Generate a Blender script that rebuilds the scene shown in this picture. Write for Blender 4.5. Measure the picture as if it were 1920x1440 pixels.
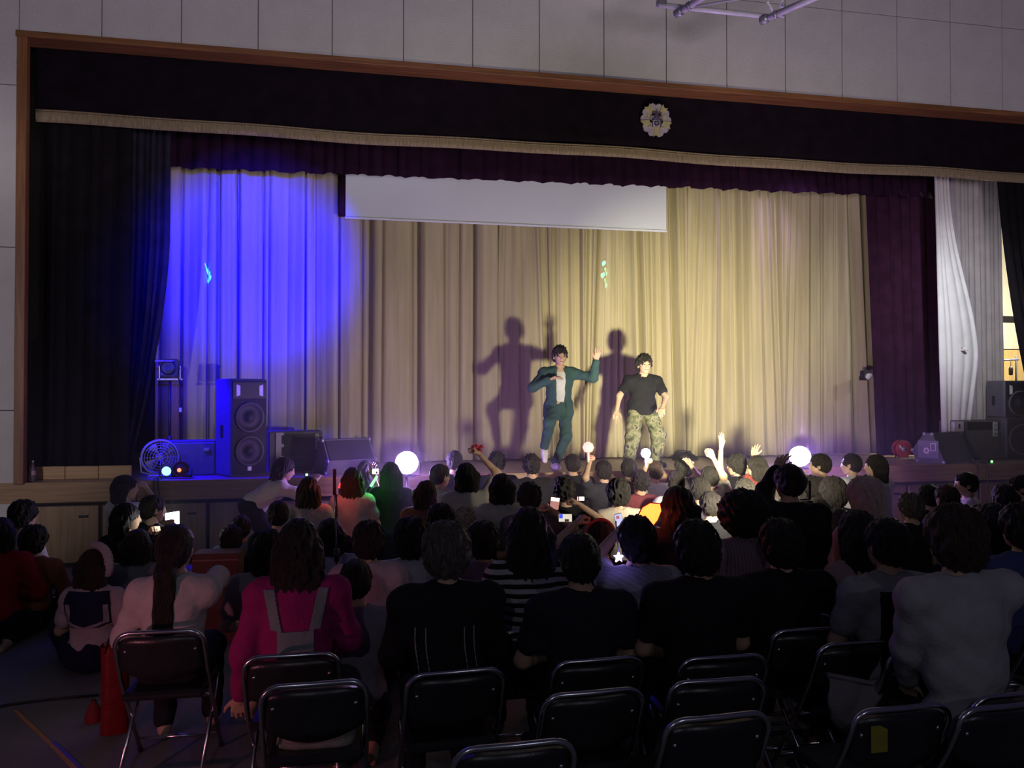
import bpy, math, random
import numpy as np
from mathutils import Vector, Matrix

for _o in list(bpy.data.objects):
    bpy.data.objects.remove(_o)
SC = bpy.context.scene
COL = SC.collection
random.seed(7)
PI = math.pi
R = math.radians

# ---------------------------------------------------------------- camera
F_PX = 1450.0
CAM = Vector((0.0, -9.41, 1.95))
YAW, PITCH = R(11.04), R(0.75)
_fw = Vector((math.sin(YAW) * math.cos(PITCH), math.cos(YAW) * math.cos(PITCH), math.sin(PITCH)))
_rt = Vector((math.cos(YAW), -math.sin(YAW), 0))
_up = _rt.cross(_fw)
cam_data = bpy.data.cameras.new('camera')
cam_data.sensor_width = 36.0
cam_data.lens = F_PX * 36.0 / 1920.0
cam_data.clip_start = 0.05
camera = bpy.data.objects.new('camera', cam_data)
COL.objects.link(camera)
camera.location = CAM
camera.rotation_euler = (PI / 2 + PITCH, 0, -YAW)
SC.camera = camera


def ray(px, py):
    return _fw + _rt * ((px - 960) / F_PX) + _up * ((720 - py) / F_PX)


def at(px, py, Y):
    d = ray(px, py)
    return CAM + d * ((Y - CAM.y) / d.y)


def ats(px, py, s):
    return CAM + ray(px, py) * (F_PX / s)


# ---------------------------------------------------------------- world, exposure, lights
SC.view_settings.view_transform = 'Standard'
SC.view_settings.look = 'None'
SC.view_settings.gamma = 1.0
SC.view_settings.exposure = 0.0
SC.view_settings.use_curve_mapping = False
SC.cycles.max_bounces = 4
SC.cycles.diffuse_bounces = 2
SC.cycles.glossy_bounces = 2
SC.cycles.caustics_reflective = False
SC.cycles.caustics_refractive = False
SC.cycles.volume_bounces = 0
SC.cycles.adaptive_threshold = 0.04
W = bpy.data.worlds.new('hall_gloom')
SC.world = W
W.use_nodes = True
W.node_tree.nodes['Background'].inputs[0].default_value = (0.26, 0.22, 0.50, 1)
W.node_tree.nodes['Background'].inputs[1].default_value = 0.050


def light(name, kind, loc, energy, color, target=None, **kw):
    d = bpy.data.lights.new(name, kind)
    d.energy = energy
    d.color = color
    for k, v in kw.items():
        setattr(d, k, v)
    o = bpy.data.objects.new(name, d)
    COL.objects.link(o)
    o.location = loc
    if target is not None:
        o.rotation_euler = (Vector(target) - Vector(loc)).to_track_quat('-Z', 'Y').to_euler()
    return o


# the flood lamp standing low among the audience, turned to the stage
FLOOD = (3.2, -4.0, 1.30)
light('flood_light', 'SPOT', FLOOD, 1750, (1.0, 0.94, 0.58), (4.8, 1.9, 2.45), spot_size=R(52), spot_blend=1.0, shadow_soft_size=0.11)
light('flood_beam_edge_light', 'SPOT', FLOOD, 560, (1.0, 0.90, 0.66), (3.5, 1.9, 2.1), spot_size=R(122), spot_blend=1.0, shadow_soft_size=0.11)
light('flood_spill_light', 'SPOT', FLOOD, 60, (1.0, 0.84, 0.72), (2.6, 0.0, 5.0), spot_size=R(130), spot_blend=0.9, shadow_soft_size=0.04)
# blue beam lamp at the back of the hall, and a blue lamp in the left wing on the gear
light('blue_stage_light', 'SPOT', (0.6, -11.5, 3.0), 46000, (0.001, 0.0, 1.0), (-1.45, 1.9, 3.75), spot_size=R(14.0), spot_blend=1.0, shadow_soft_size=0.05)
light('blue_side_light', 'SPOT', (-2.72, 0.02, 2.9), 900, (0.01, 0.0, 1.0), (-1.85, 0.50, 1.55), spot_size=R(58), spot_blend=0.6, shadow_soft_size=0.05)
light('blue_soft_light', 'SPOT', (0.6, -11.5, 3.0), 12000, (0.001, 0.0, 1.0), (-1.75, 1.9, 3.2), spot_size=R(17), spot_blend=1.0, shadow_soft_size=0.05)
# violet lamp hung behind the valance at the right, raking across the backdrop
light('violet_rake_light', 'SPOT', (7.0, 0.45, 4.95), 70, (0.62, 0.42, 1.0), (5.7, 1.9, 4.1), spot_size=R(80), spot_blend=1.0, shadow_soft_size=0.05)
# two unseen spots behind the camera, added to brighten the wall above the stage
light('wall_wash_fill', 'SPOT', (0.6, -11.2, 2.3), 1250, (0.98, 0.86, 0.98), (-2.6, 0, 11.3), spot_size=R(65), spot_blend=0.35, shadow_soft_size=0.7)
light('wall_wash_fill', 'SPOT', (4.0, -11.2, 2.3), 1250, (0.98, 0.84, 1.0), (8.6, 0, 11.3), spot_size=R(63), spot_blend=0.35, shadow_soft_size=0.7)
light('wall_corner_fill', 'SPOT', (-5.2, -8.0, 2.6), 480, (1.0, 0.88, 0.96), (-5.0, 0, 2.5), spot_size=R(46), spot_blend=0.6, shadow_soft_size=0.1)  # unseen spot, added to lift the dark wall left of the stage
# red party lamp on the floor to the left
light('red_floor_light', 'SPOT', (-2.9, -7.9, 0.9), 70, (1.0, 0.30, 0.36), (-1.55, -5.9, 0.62), spot_size=R(56), spot_blend=0.9, shadow_soft_size=0.05)
# wing lamp backstage on the right
light('wing_light', 'POINT', (10.9, 1.7, 3.2), 220, (1.0, 0.92, 0.72), shadow_soft_size=0.1)
light('white_curtain_fill', 'SPOT', (8.1, -0.9, 3.3), 135, (0.90, 0.95, 1.0), (8.75, 0.9, 3.2), spot_size=R(100), spot_blend=0.9, shadow_soft_size=0.05)  # unseen spot out front, added to brighten the white curtain
# dim emergency lamps behind the photographer
light('emergency_light', 'POINT', (-1.0, -11.6, 3.4), 34, (0.85, 0.88, 1.0), shadow_soft_size=0.06)
light('emergency_light', 'POINT', (2.2, -12.2, 3.6), 34, (0.85, 0.88, 1.0), shadow_soft_size=0.06)


# ---------------------------------------------------------------- materials
_MC = {}


def _nt(name):
    m = bpy.data.materials.new(name)
    m.use_nodes = True
    return m, m.node_tree.nodes, m.node_tree.links, m.node_tree.nodes['Principled BSDF']


def mat(name, col, rough=0.6, metal=0.0, var=0.12, scale=14.0, bump=0.0, bscale=60.0, spec=0.5, sheen=0.0, stretch=(1, 1, 1)):
    key = ('m', name, tuple(col))
    if key in _MC:
        return _MC[key]
    m, N, L, b = _nt(name)
    tc = N.new('ShaderNodeTexCoord')
    mp = N.new('ShaderNodeMapping')
    mp.inputs['Scale'].default_value = stretch
    L.new(tc.outputs['Object'], mp.inputs[0])
    nz = N.new('ShaderNodeTexNoise')
    nz.inputs['Scale'].default_value = scale
    nz.inputs['Detail'].default_value = 3
    L.new(mp.outputs[0], nz.inputs['Vector'])
    rp = N.new('ShaderNodeValToRGB')
    c = np.array(col[:3])
    rp.color_ramp.elements[0].position = 0.3
    rp.color_ramp.elements[1].position = 0.7
    rp.color_ramp.elements[0].color = (*np.clip(c * (1 - var), 0, 1), 1)
    rp.color_ramp.elements[1].color = (*np.clip(c * (1 + var), 0, 1), 1)
    L.new(nz.outputs['Fac'], rp.inputs[0])
    L.new(rp.outputs[0], b.inputs['Base Color'])
    b.inputs['Roughness'].default_value = rough
    b.inputs['Metallic'].default_value = metal
    b.inputs['Specular IOR Level'].default_value = spec
    if sheen:
        b.inputs['Sheen Weight'].default_value = sheen
        b.inputs['Sheen Tint'].default_value = (*np.clip(c * 3 + 0.05, 0, 1), 1)
    if bump:
        n2 = N.new('ShaderNodeTexNoise')
        n2.inputs['Scale'].default_value = bscale
        n2.inputs['Detail'].default_value = 4
        L.new(mp.outputs[0], n2.inputs['Vector'])
        bp = N.new('ShaderNodeBump')
        bp.inputs['Strength'].default_value = bump
        bp.inputs['Distance'].default_value = 0.02
        L.new(n2.outputs['Fac'], bp.inputs['Height'])
        L.new(bp.outputs[0], b.inputs['Normal'])
    _MC[key] = m
    return m


def cloth(col, name='cloth', rough=0.9):
    return mat(name, col, rough, var=0.10, scale=9, bump=0.25, bscale=45, spec=0.2)


def velvet(col, name='velvet'):
    return mat(name, col, 0.95, var=0.25, scale=5, bump=0.15, bscale=80, spec=0.1, sheen=0.0)


def striped(col, col2, axis, freq, name='striped_cloth'):
    m, N, L, b = _nt(name)
    tc = N.new('ShaderNodeTexCoord')
    wv = N.new('ShaderNodeTexWave')
    wv.bands_direction = axis
    wv.inputs['Scale'].default_value = freq
    wv.inputs['Distortion'].default_value = 0.7
    wv.inputs['Detail'].default_value = 1
    L.new(tc.outputs['Object'], wv.inputs['Vector'])
    rp = N.new('ShaderNodeValToRGB')
    rp.color_ramp.elements[0].position = 0.45
    rp.color_ramp.elements[1].position = 0.55
    rp.color_ramp.elements[0].color = (*col, 1)
    rp.color_ramp.elements[1].color = (*col2, 1)
    L.new(wv.outputs['Fac'], rp.inputs[0])
    L.new(rp.outputs[0], b.inputs['Base Color'])
    b.inputs['Roughness'].default_value = 0.9
    b.inputs['Specular IOR Level'].default_value = 0.2
    return m


def blotched(cols, scale, name):
    m, N, L, b = _nt(name)
    tc = N.new('ShaderNodeTexCoord')
    nz = N.new('ShaderNodeTexNoise')
    nz.inputs['Scale'].default_value = scale
    nz.inputs['Detail'].default_value = 2
    L.new(tc.outputs['Object'], nz.inputs['Vector'])
    rp = N.new('ShaderNodeValToRGB')
    rp.color_ramp.interpolation = 'CONSTANT'
    n = len(cols)
    while len(rp.color_ramp.elements) < n:
        rp.color_ramp.elements.new(0.5)
    for i, c in enumerate(cols):
        rp.color_ramp.elements[i].position = 0 if i == 0 else 0.36 + 0.28 * (i - 1) / max(1, n - 2)
        rp.color_ramp.elements[i].color = (*c, 1)
    L.new(nz.outputs['Fac'], rp.inputs[0])
    L.new(rp.outputs[0], b.inputs['Base Color'])
    b.inputs['Roughness'].default_value = 0.9
    return m


def wood(name, c1, c2, axis=0, scale=2.2, rough=0.5):
    m, N, L, b = _nt(name)
    tc = N.new('ShaderNodeTexCoord')
    mp = N.new('ShaderNodeMapping')
    s = [14, 14, 14]
    s[axis] = 0.7
    mp.inputs['Scale'].default_value = s
    L.new(tc.outputs['Object'], mp.inputs[0])
    nz = N.new('ShaderNodeTexNoise')
    nz.inputs['Scale'].default_value = scale
    nz.inputs['Detail'].default_value = 6
    nz.inputs['Distortion'].default_value = 0.6
    L.new(mp.outputs[0], nz.inputs['Vector'])
    rp = N.new('ShaderNodeValToRGB')
    rp.color_ramp.elements[0].position = 0.32
    rp.color_ramp.elements[1].position = 0.7
    rp.color_ramp.elements[0].color = (*c1, 1)
    rp.color_ramp.elements[1].color = (*c2, 1)
    L.new(nz.outputs['Fac'], rp.inputs[0])
    L.new(rp.outputs[0], b.inputs['Base Color'])
    b.inputs['Roughness'].default_value = rough
    bp = N.new('ShaderNodeBump')
    bp.inputs['Strength'].default_value = 0.08
    L.new(nz.outputs['Fac'], bp.inputs['Height'])
    L.new(bp.outputs[0], b.inputs['Normal'])
    return m


def glow(name, col, strength):
    m, N, L, b = _nt(name)
    nz = N.new('ShaderNodeTexNoise')
    nz.inputs['Scale'].default_value = 25
    rp = N.new('ShaderNodeValToRGB')
    c = np.array(col)
    rp.color_ramp.elements[0].color = (*(c * 0.85), 1)
    rp.color_ramp.elements[1].color = (*c, 1)
    L.new(nz.outputs['Fac'], rp.inputs[0])
    L.new(rp.outputs[0], b.inputs['Emission Color'])
    b.inputs['Emission Strength'].default_value = strength
    b.inputs['Base Color'].default_value = (*(c * 0.5), 1)
    return m


M_PANEL = mat('wall_panel_paint', (0.60, 0.57, 0.56), 0.85, var=0.05, scale=3, bump=0.5, bscale=70)
M_JOINT = mat('joint_dark', (0.10, 0.095, 0.09), 0.9)
M_TRIM = wood('trim_wood', (0.16, 0.065, 0.022), (0.30, 0.13, 0.045), 0)
M_TRIMV = wood('trim_wood_upright', (0.16, 0.065, 0.022), (0.30, 0.13, 0.045), 2)
M_LIP = wood('stage_front_wood', (0.26, 0.15, 0.065), (0.42, 0.27, 0.12), 0)
M_SKIRT = wood('stage_door_wood', (0.24, 0.15, 0.075), (0.36, 0.25, 0.13), 2)
M_STAGE = wood('stage_floor_wood', (0.30, 0.22, 0.15), (0.44, 0.34, 0.24), 0, rough=0.35)
M_FLOOR = mat('gym_floor_sheet', (0.20, 0.205, 0.20), 0.75, var=0.18, scale=1.6, bump=0.05, bscale=150)
M_DARKWALL = mat('stage_dark_wall', (0.035, 0.032, 0.035), 0.9)
M_VALANCE = velvet((0.010, 0.006, 0.011), 'valance_velvet')
M_INVAL = velvet((0.022, 0.007, 0.020), 'gathered_velvet')
M_HOUSE = velvet((0.010, 0.008, 0.010), 'house_velvet')
M_SIDE = velvet((0.034, 0.010, 0.026), 'wine_velvet')
M_LEG = velvet((0.025, 0.022, 0.035), 'leg_velvet')
M_GOLD = mat('gold_fringe_yarn', (0.27, 0.21, 0.115), 0.8, var=0.3, scale=60, bump=0.5, bscale=90, stretch=(1, 1, 0.12))
M_BEIGE = mat('beige_curtain_cloth', (0.47, 0.41, 0.27), 0.9, var=0.10, scale=5, bump=0.15, bscale=90, spec=0.2, stretch=(3, 3, 0.2))
M_WHITE_CURT = mat('white_curtain_cloth', (0.66, 0.63, 0.62), 0.85, var=0.06, scale=4, spec=0.2)
M_GREY_CURT = mat('grey_curtain_cloth', (0.40, 0.35, 0.36), 0.85, var=0.10, scale=4, spec=0.2)
M_SCREEN = mat('screen_fabric', (0.74, 0.79, 0.86), 0.9, var=0.02, scale=2, spec=0.1)
M_BLACK = mat('black_plastic', (0.018, 0.018, 0.020), 0.45, bump=0.1, bscale=300)
M_BLACKMETAL = mat('black_metal', (0.03, 0.03, 0.033), 0.4, metal=0.6)
M_SPEAKER = mat('speaker_carpet', (0.12, 0.12, 0.125), 0.8, bump=0.25, bscale=220)
M_GRILLE = mat('speaker_grille', (0.025, 0.025, 0.028), 0.6, bump=0.4, bscale=400)
M_CONE = mat('speaker_cone', (0.022, 0.022, 0.025), 0.6)
M_CHROME = mat('chrome_tube', (0.62, 0.62, 0.66), 0.22, metal=1.0, var=0.04)
M_VINYL = mat('black_vinyl', (0.020, 0.020, 0.024), 0.30, var=0.2, bump=0.06, bscale=120)
M_STEEL = mat('white_painted_steel', (0.62, 0.60, 0.62), 0.4, var=0.06)
M_GREYMETAL = mat('grey_metal', (0.35, 0.35, 0.38), 0.4, metal=0.5)
M_SKIN = mat('skin', (0.58, 0.38, 0.27), 0.55, var=0.06, scale=20, spec=0.35)
M_SKIN2 = mat('skin_tan', (0.50, 0.31, 0.21), 0.55, var=0.06, scale=20, spec=0.35)
M_HAIR = mat('black_hair', (0.022, 0.018, 0.017), 0.50, var=0.5, scale=30, bump=0.9, bscale=60, spec=0.35, stretch=(4, 4, 0.5))
M_BROWN = mat('brown_hair', (0.055, 0.033, 0.022), 0.50, var=0.5, scale=30, bump=0.9, bscale=60, spec=0.35, stretch=(4, 4, 0.5))
M_ASH = mat('ash_hair', (0.13, 0.105, 0.095), 0.50, var=0.5, scale=30, bump=0.9, bscale=60, spec=0.35, stretch=(4, 4, 0.5))
M_BLOND = mat('pinkish_blond_hair', (0.50, 0.31, 0.29), 0.5, sheen=1.0, var=0.2, scale=30, bump=0.5, bscale=50, stretch=(4, 4, 0.5))
M_EYE = mat('dark_eye', (0.02, 0.015, 0.012), 0.2)
M_LIPS = mat('lips', (0.42, 0.17, 0.14), 0.5)
M_SOLE = mat('pale_shoe', (0.72, 0.68, 0.62), 0.6)

# ---------------------------------------------------------------- mesh helpers


def link(name, me, material, parent=None):
    o = bpy.data.objects.new(name, me)
    COL.objects.link(o)
    if material is not None and len(me.materials) == 0:
        me.materials.append(material)
    if parent is not None:
        o.parent = parent
    return o


def tag(o, label=None, cat=None, group=None, kind=None):
    if label:
        o['label'] = label
    if cat:
        o['category'] = cat
    if group:
        o['group'] = group
    if kind:
        o['kind'] = kind
    return o


def empty(name, loc, rz=0.0, label=None, cat=None, group=None, kind=None):
    o = bpy.data.objects.new(name, None)
    COL.objects.link(o)
    o.empty_display_size = 0.1
    o.location = loc
    o.rotation_euler = (0, 0, rz)
    return tag(o, label, cat, group, kind)


def np_mesh(name, V, Fq, smooth=True):
    me = bpy.data.meshes.new(name)
    V = np.asarray(V, dtype=np.float32)
    Fq = np.asarray(Fq, dtype=np.int32)
    n, m = len(V), len(Fq)
    k = Fq.shape[1]
    me.vertices.add(n)
    me.vertices.foreach_set('co', V.ravel())
    me.loops.add(m * k)
    me.loops.foreach_set('vertex_index', Fq.ravel())
    me.polygons.add(m)
    me.polygons.foreach_set('loop_start', np.arange(0, m * k, k, dtype=np.int32))
    me.polygons.foreach_set('use_smooth', np.full(m, smooth, dtype=bool))
    me.update(calc_edges=True)
    me.validate()
    return me


def xf(loc=(0, 0, 0), rot=(0, 0, 0)):
    from mathutils import Euler
    return Matrix.Translation(Vector(loc)) @ Euler(rot).to_matrix().to_4x4()


class MB:
    def __init__(self):
        self.v = []
        self.f = []
        self.s = []

    def add(self, vs, fs, smooth=False, mtx=None):
        b = len(self.v)
        for p in vs:
            p = Vector(p)
            if mtx is not None:
                p = mtx @ p
            self.v.append(p)
        for f in fs:
            self.f.append([b + i for i in f])
            self.s.append(smooth)
        return self

    def box(self, c, size, bev=0.0, mtx=None):
        x, y, z = [q / 2 for q in size]
        c = Vector(c)
        if bev <= 0:
            vs = [c + Vector((sx * x, sy * y, sz * z)) for sz in (-1, 1) for sy in (-1, 1) for sx in (-1, 1)]
            fs = [(0, 2, 3, 1), (4, 5, 7, 6), (0, 1, 5, 4), (2, 6, 7, 3), (0, 4, 6, 2), (1, 3, 7, 5)]
            return self.add(vs, fs, False, mtx)
        b = min(bev, x * 0.99, y * 0.99, z * 0.99)
        vs = []
        idx = {}
        for sx in (-1, 1):
            for sy in (-1, 1):
                for sz in (-1, 1):
                    for ax in range(3):
                        p = [sx * (x - b), sy * (y - b), sz * (z - b)]
                        p[ax] = (sx * x, sy * y, sz * z)[ax]
                        idx[(sx, sy, sz, ax)] = len(vs)
                        vs.append(c + Vector(p))
        fs = []
        for ax in range(3):
            o1, o2 = [(1, 2), (2, 0), (0, 1)][ax]
            for sg in (-1, 1):
                q = []
                for a, d in ((-1, -1), (1, -1), (1, 1), (-1, 1)):
                    k = [0, 0, 0]
                    k[ax], k[o1], k[o2] = sg, a, d
                    q.append(idx[(*k, ax)])
                fs.append(q if sg > 0 else q[::-1])
        for ax in range(3):
            o1, o2 = [(1, 2), (2, 0), (0, 1)][ax]
            for a in (-1, 1):
                for d in (-1, 1):
                    k0, k1 = [0, 0, 0], [0, 0, 0]
                    k0[ax], k0[o1], k0[o2] = -1, a, d
                    k1[ax], k1[o1], k1[o2] = 1, a, d
                    q = [idx[(*k0, o1)], idx[(*k1, o1)], idx[(*k1, o2)], idx[(*k0, o2)]]
                    fs.append(q if a * d < 0 else q[::-1])
        for sx in (-1, 1):
            for sy in (-1, 1):
                for sz in (-1, 1):
                    q = [idx[(sx, sy, sz, 0)], idx[(sx, sy, sz, 1)], idx[(sx, sy, sz, 2)]]
                    fs.append(q if sx * sy * sz > 0 else q[::-1])
        return self.add(vs, fs, False, mtx)

    def tube(self, path, r, n=8, r2=None, cap=True, smooth=True, mtx=None):
        path = [Vector(p) for p in path]
        m = len(path)
        vs, fs = [], []
        prev = None
        for i, p in enumerate(path):
            t = (path[min(i + 1, m - 1)] - path[max(i - 1, 0)]).normalized()
            if prev is None:
                u = t.orthogonal().normalized()
            else:
                u = (prev - t * prev.dot(t)).normalized()
            prev = u
            w = t.cross(u)
            rr = r if r2 is None else r + (r2 - r) * i / (m - 1)
            for k in range(n):
                a = 2 * PI * k / n
                vs.append(p + (u * math.cos(a) + w * math.sin(a)) * rr)
        for i in range(m - 1):
            for k in range(n):
                k2 = (k + 1) % n
                fs.append((i * n + k, i * n + k2, (i + 1) * n + k2, (i + 1) * n + k))
        self.add(vs, fs, smooth, mtx)
        if cap:
            b = len(self.v)
            self.f.append([b - m * n + k for k in range(n)][::-1])
            self.f.append([b - n + k for k in range(n)])
            self.s += [False, False]
        return self

    def lathe(self, prof, n=20, mtx=None, smooth=True):
        vs, fs = [], []
        for (r, z) in prof:
            for k in range(n):
                a = 2 * PI * k / n
                vs.append((r * math.cos(a), r * math.sin(a), z))
        for i in range(len(prof) - 1):
            for k in range(n):
                k2 = (k + 1) % n
                fs.append((i * n + k, i * n + k2, (i + 1) * n + k2, (i + 1) * n + k))
        return self.add(vs, fs, smooth, mtx)

    def prism(self, poly, d0, d1, mtx=None):
        n = len(poly)
        vs = [(x, d0, z) for x, z in poly] + [(x, d1, z) for x, z in poly]
        fs = [tuple(range(n)), tuple(range(2 * n - 1, n - 1, -1))]
        for i in range(n):
            j = (i + 1) % n
            fs.append((i, n + i, n + j, j))
        return self.add(vs, fs, False, mtx)

    def grid(self, fn, nu, nv, smooth=True, mtx=None):
        vs = [fn(i / nu, j / nv) for j in range(nv + 1) for i in range(nu + 1)]
        fs = [(j * (nu + 1) + i, j * (nu + 1) + i + 1, (j + 1) * (nu + 1) + i + 1, (j + 1) * (nu + 1) + i)
              for j in range(nv) for i in range(nu)]
        return self.add(vs, fs, smooth, mtx)

    def mesh(self, name):
        me = bpy.data.meshes.new(name)
        me.from_pydata([tuple(p) for p in self.v], [], self.f)
        me.polygons.foreach_set('use_smooth', self.s)
        me.update()
        return me

    def build(self, name, material, parent=None):
        return link(name, self.mesh(name), material, parent)


def copy_tree(o, parent=None):
    c = o.copy()
    COL.objects.link(c)
    c.parent = parent
    for ch in list(o.children):
        copy_tree(ch, c)
    return c


def solid(o, t):
    m = o.modifiers.new('thickness', 'SOLIDIFY')
    m.thickness = t
    m.offset = 0
    return o


# ---------------------------------------------------------------- distance-field bodies


def snets(F, o, h):
    S = F < 0
    nx, ny, nz = F.shape
    cnt = np.zeros((nx - 1, ny - 1, nz - 1), np.int8)
    for i in (0, 1):
        for j in (0, 1):
            for k in (0, 1):
                cnt += S[i:nx - 1 + i, j:ny - 1 + j, k:nz - 1 + k]
    act = (cnt > 0) & (cnt < 8)
    idx = np.argwhere(act)
    ids = np.full(act.shape, -1, np.int32)
    ids[act] = np.arange(len(idx))
    pos = np.zeros((len(idx), 3))
    num = np.zeros(len(idx))
    C = [(i, j, k) for i in (0, 1) for j in (0, 1) for k in (0, 1)]
    for a in C:
        for b in C:
            if sum(b) - sum(a) == 1 and sum(abs(p - q) for p, q in zip(a, b)) == 1:
                f0 = F[idx[:, 0] + a[0], idx[:, 1] + a[1], idx[:, 2] + a[2]]
                f1 = F[idx[:, 0] + b[0], idx[:, 1] + b[1], idx[:, 2] + b[2]]
                m = (f0 < 0) != (f1 < 0)
                t = np.where(m, f0 / np.where(m, f0 - f1, 1), 0)
                p = np.array(a) + t[:, None] * (np.array(b) - np.array(a))
                pos += p * m[:, None]
                num += m
    V = np.array(o) + h * (idx + pos / num[:, None])
    faces = []
    for ax in range(3):
        s0 = [slice(None)] * 3
        s1 = [slice(None)] * 3
        s0[ax] = slice(0, -1)
        s1[ax] = slice(1, None)
        ch = S[tuple(s0)] != S[tuple(s1)]
        e = np.argwhere(ch)
        o1, o2 = [(1, 2), (2, 0), (0, 1)][ax]
        ok = (e[:, o1] > 0) & (e[:, o2] > 0) & (e[:, o1] < F.shape[o1] - 1) & (e[:, o2] < F.shape[o2] - 1)
        e = e[ok]
        ins = S[e[:, 0], e[:, 1], e[:, 2]]
        q = []
        for d1, d2 in ((-1, -1), (0, -1), (0, 0), (-1, 0)):
            c = e.copy()
            c[:, o1] += d1
            c[:, o2] += d2
            q.append(ids[c[:, 0], c[:, 1], c[:, 2]])
        q = np.stack(q, 1)
        q[~ins] = q[~ins][:, ::-1]
        faces.append(q)
    return V, np.concatenate(faces)


def _rng(p):
    if p[0] == 'c':
        r = max(p[3], p[4])
        return np.minimum(p[1], p[2]) - r, np.maximum(p[1], p[2]) + r
    r = max(p[2])
    return np.array(p[1]) - r, np.array(p[1]) + r


def sdf(prims, h, k=0.03, sub=(), post=None, fine=None):
    """prims: ('c', a, b, ra, rb) tapered capsule | ('e', centre, radii, rot3 or None)."""
    los, his = zip(*[_rng(p) for p in prims])
    lo = np.min(los, 0) - 3 * h
    hi = np.max(his, 0) + 3 * h
    n = np.ceil((hi - lo) / h).astype(int) + 1
    ax = [lo[i] + h * np.arange(n[i]) for i in range(3)]
    F = np.full(n, 1.0)

    def dist(p, X, Y, Z):
        if p[0] == 'c':
            a, b = np.array(p[1], float), np.array(p[2], float)
            d = b - a
            L2 = max(d @ d, 1e-9)
            t = np.clip(((X - a[0]) * d[0] + (Y - a[1]) * d[1] + (Z - a[2]) * d[2]) / L2, 0, 1)
            return np.sqrt((X - a[0] - t * d[0]) ** 2 + (Y - a[1] - t * d[1]) ** 2 + (Z - a[2] - t * d[2]) ** 2) - (p[3] + (p[4] - p[3]) * t)
        c, r = p[1], p[2]
        x, y, z = X - c[0], Y - c[1], Z - c[2]
        if len(p) > 3 and p[3] is not None:
            m = np.array(p[3])
            x, y, z = (m[0, 0] * x + m[1, 0] * y + m[2, 0] * z, m[0, 1] * x + m[1, 1] * y + m[2, 1] * z, m[0, 2] * x + m[1, 2] * y + m[2, 2] * z)
        k0 = np.sqrt((x / r[0]) ** 2 + (y / r[1]) ** 2 + (z / r[2]) ** 2)
        k1 = np.sqrt((x / r[0] ** 2) ** 2 + (y / r[1] ** 2) ** 2 + (z / r[2] ** 2) ** 2)
        return k0 * (k0 - 1) / np.maximum(k1, 1e-6)

    def slc(p, mg):
        l, u = _rng(p)
        i0 = np.clip(np.floor((l - mg - lo) / h).astype(int), 0, n - 1)
        i1 = np.clip(np.ceil((u + mg - lo) / h).astype(int) + 1, 1, n)
        return tuple(slice(int(a), int(b)) for a, b in zip(i0, i1))

    for p in prims:
        s = slc(p, k + 2 * h)
        X, Y, Z = np.meshgrid(ax[0][s[0]], ax[1][s[1]], ax[2][s[2]], indexing='ij', sparse=True)
        d = dist(p, X, Y, Z)
        f = F[s]
        q = np.clip(0.5 + 0.5 * (f - d) / k, 0, 1)
        F[s] = f * (1 - q) + d * q - k * q * (1 - q)
    for p in sub:
        s = slc(p, 3 * h)
        X, Y, Z = np.meshgrid(ax[0][s[0]], ax[1][s[1]], ax[2][s[2]], indexing='ij', sparse=True)
        F[s] = np.maximum(F[s], -dist(p, X, Y, Z))
    if post is not None:
        X, Y, Z = np.meshgrid(*ax, indexing='ij', sparse=True)
        F = post(F, X, Y, Z)
    F[0], F[-1], F[:, 0], F[:, -1], F[:, :, 0], F[:, :, -1] = 1, 1, 1, 1, 1, 1
    return F, lo, h

# ================================================================ the setting
ST = 0.974          # stage floor height
XL, XR = -3.62, 9.75
ZT = 5.90           # underside of the opening


def structure(name, mb, material, parent=None):
    o = mb.build(name, material, parent)
    if parent is None:
        o['kind'] = 'structure'
    return o


structure('floor', MB().box((3, -7, -0.05), (22, 14.4, 0.1)), M_FLOOR)
wall = structure('wall_front', MB().box((-6.2, 0.12, 4.5), (4.95, 0.2, 9.0)).box((3.4, 0.12, 7.5), (14.25, 0.2, 3.05)).box((11.4, 0.12, 4.5), (3.0, 0.2, 9.0)), M_JOINT)
panel_mesh = {}
PW, PH = 0.845, 1.80
for i in range(-3, 18):
    x0 = -3.73 + i * PW
    for j in range(-1, 4):
        z0 = 1.77 + j * PH
        z1 = z0 + PH
        if i < 0 or x0 > XR + 0.1:
            zz0, zz1 = max(z0, 0.0), z1
        else:
            zz0, zz1 = max(z0, 5.96), z1
        if zz1 - zz0 < 0.15:
            continue
        key = round(zz1 - zz0, 3)
        if key not in panel_mesh:
            panel_mesh[key] = MB().box((0, 0, 0), (PW - 0.009, 0.03, key - 0.009), 0.004).mesh('panel')
        o = link('panel', panel_mesh[key], M_PANEL, wall)
        o.location = (x0 + PW / 2, 0.008, (zz0 + zz1) / 2)

structure('trim_1', MB().box((3.0, 0.09, 5.935), (13.5, 0.28, 0.07), 0.006), M_TRIM)
structure('trim_2', MB().box((-3.685, 0.0, 3.43), (0.10, 0.10, 4.94), 0.006), M_TRIMV)
structure('trim_3', MB().box((XR + 0.055, 0.09, 3.43), (0.11, 0.28, 4.94), 0.006), M_TRIMV)

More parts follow.
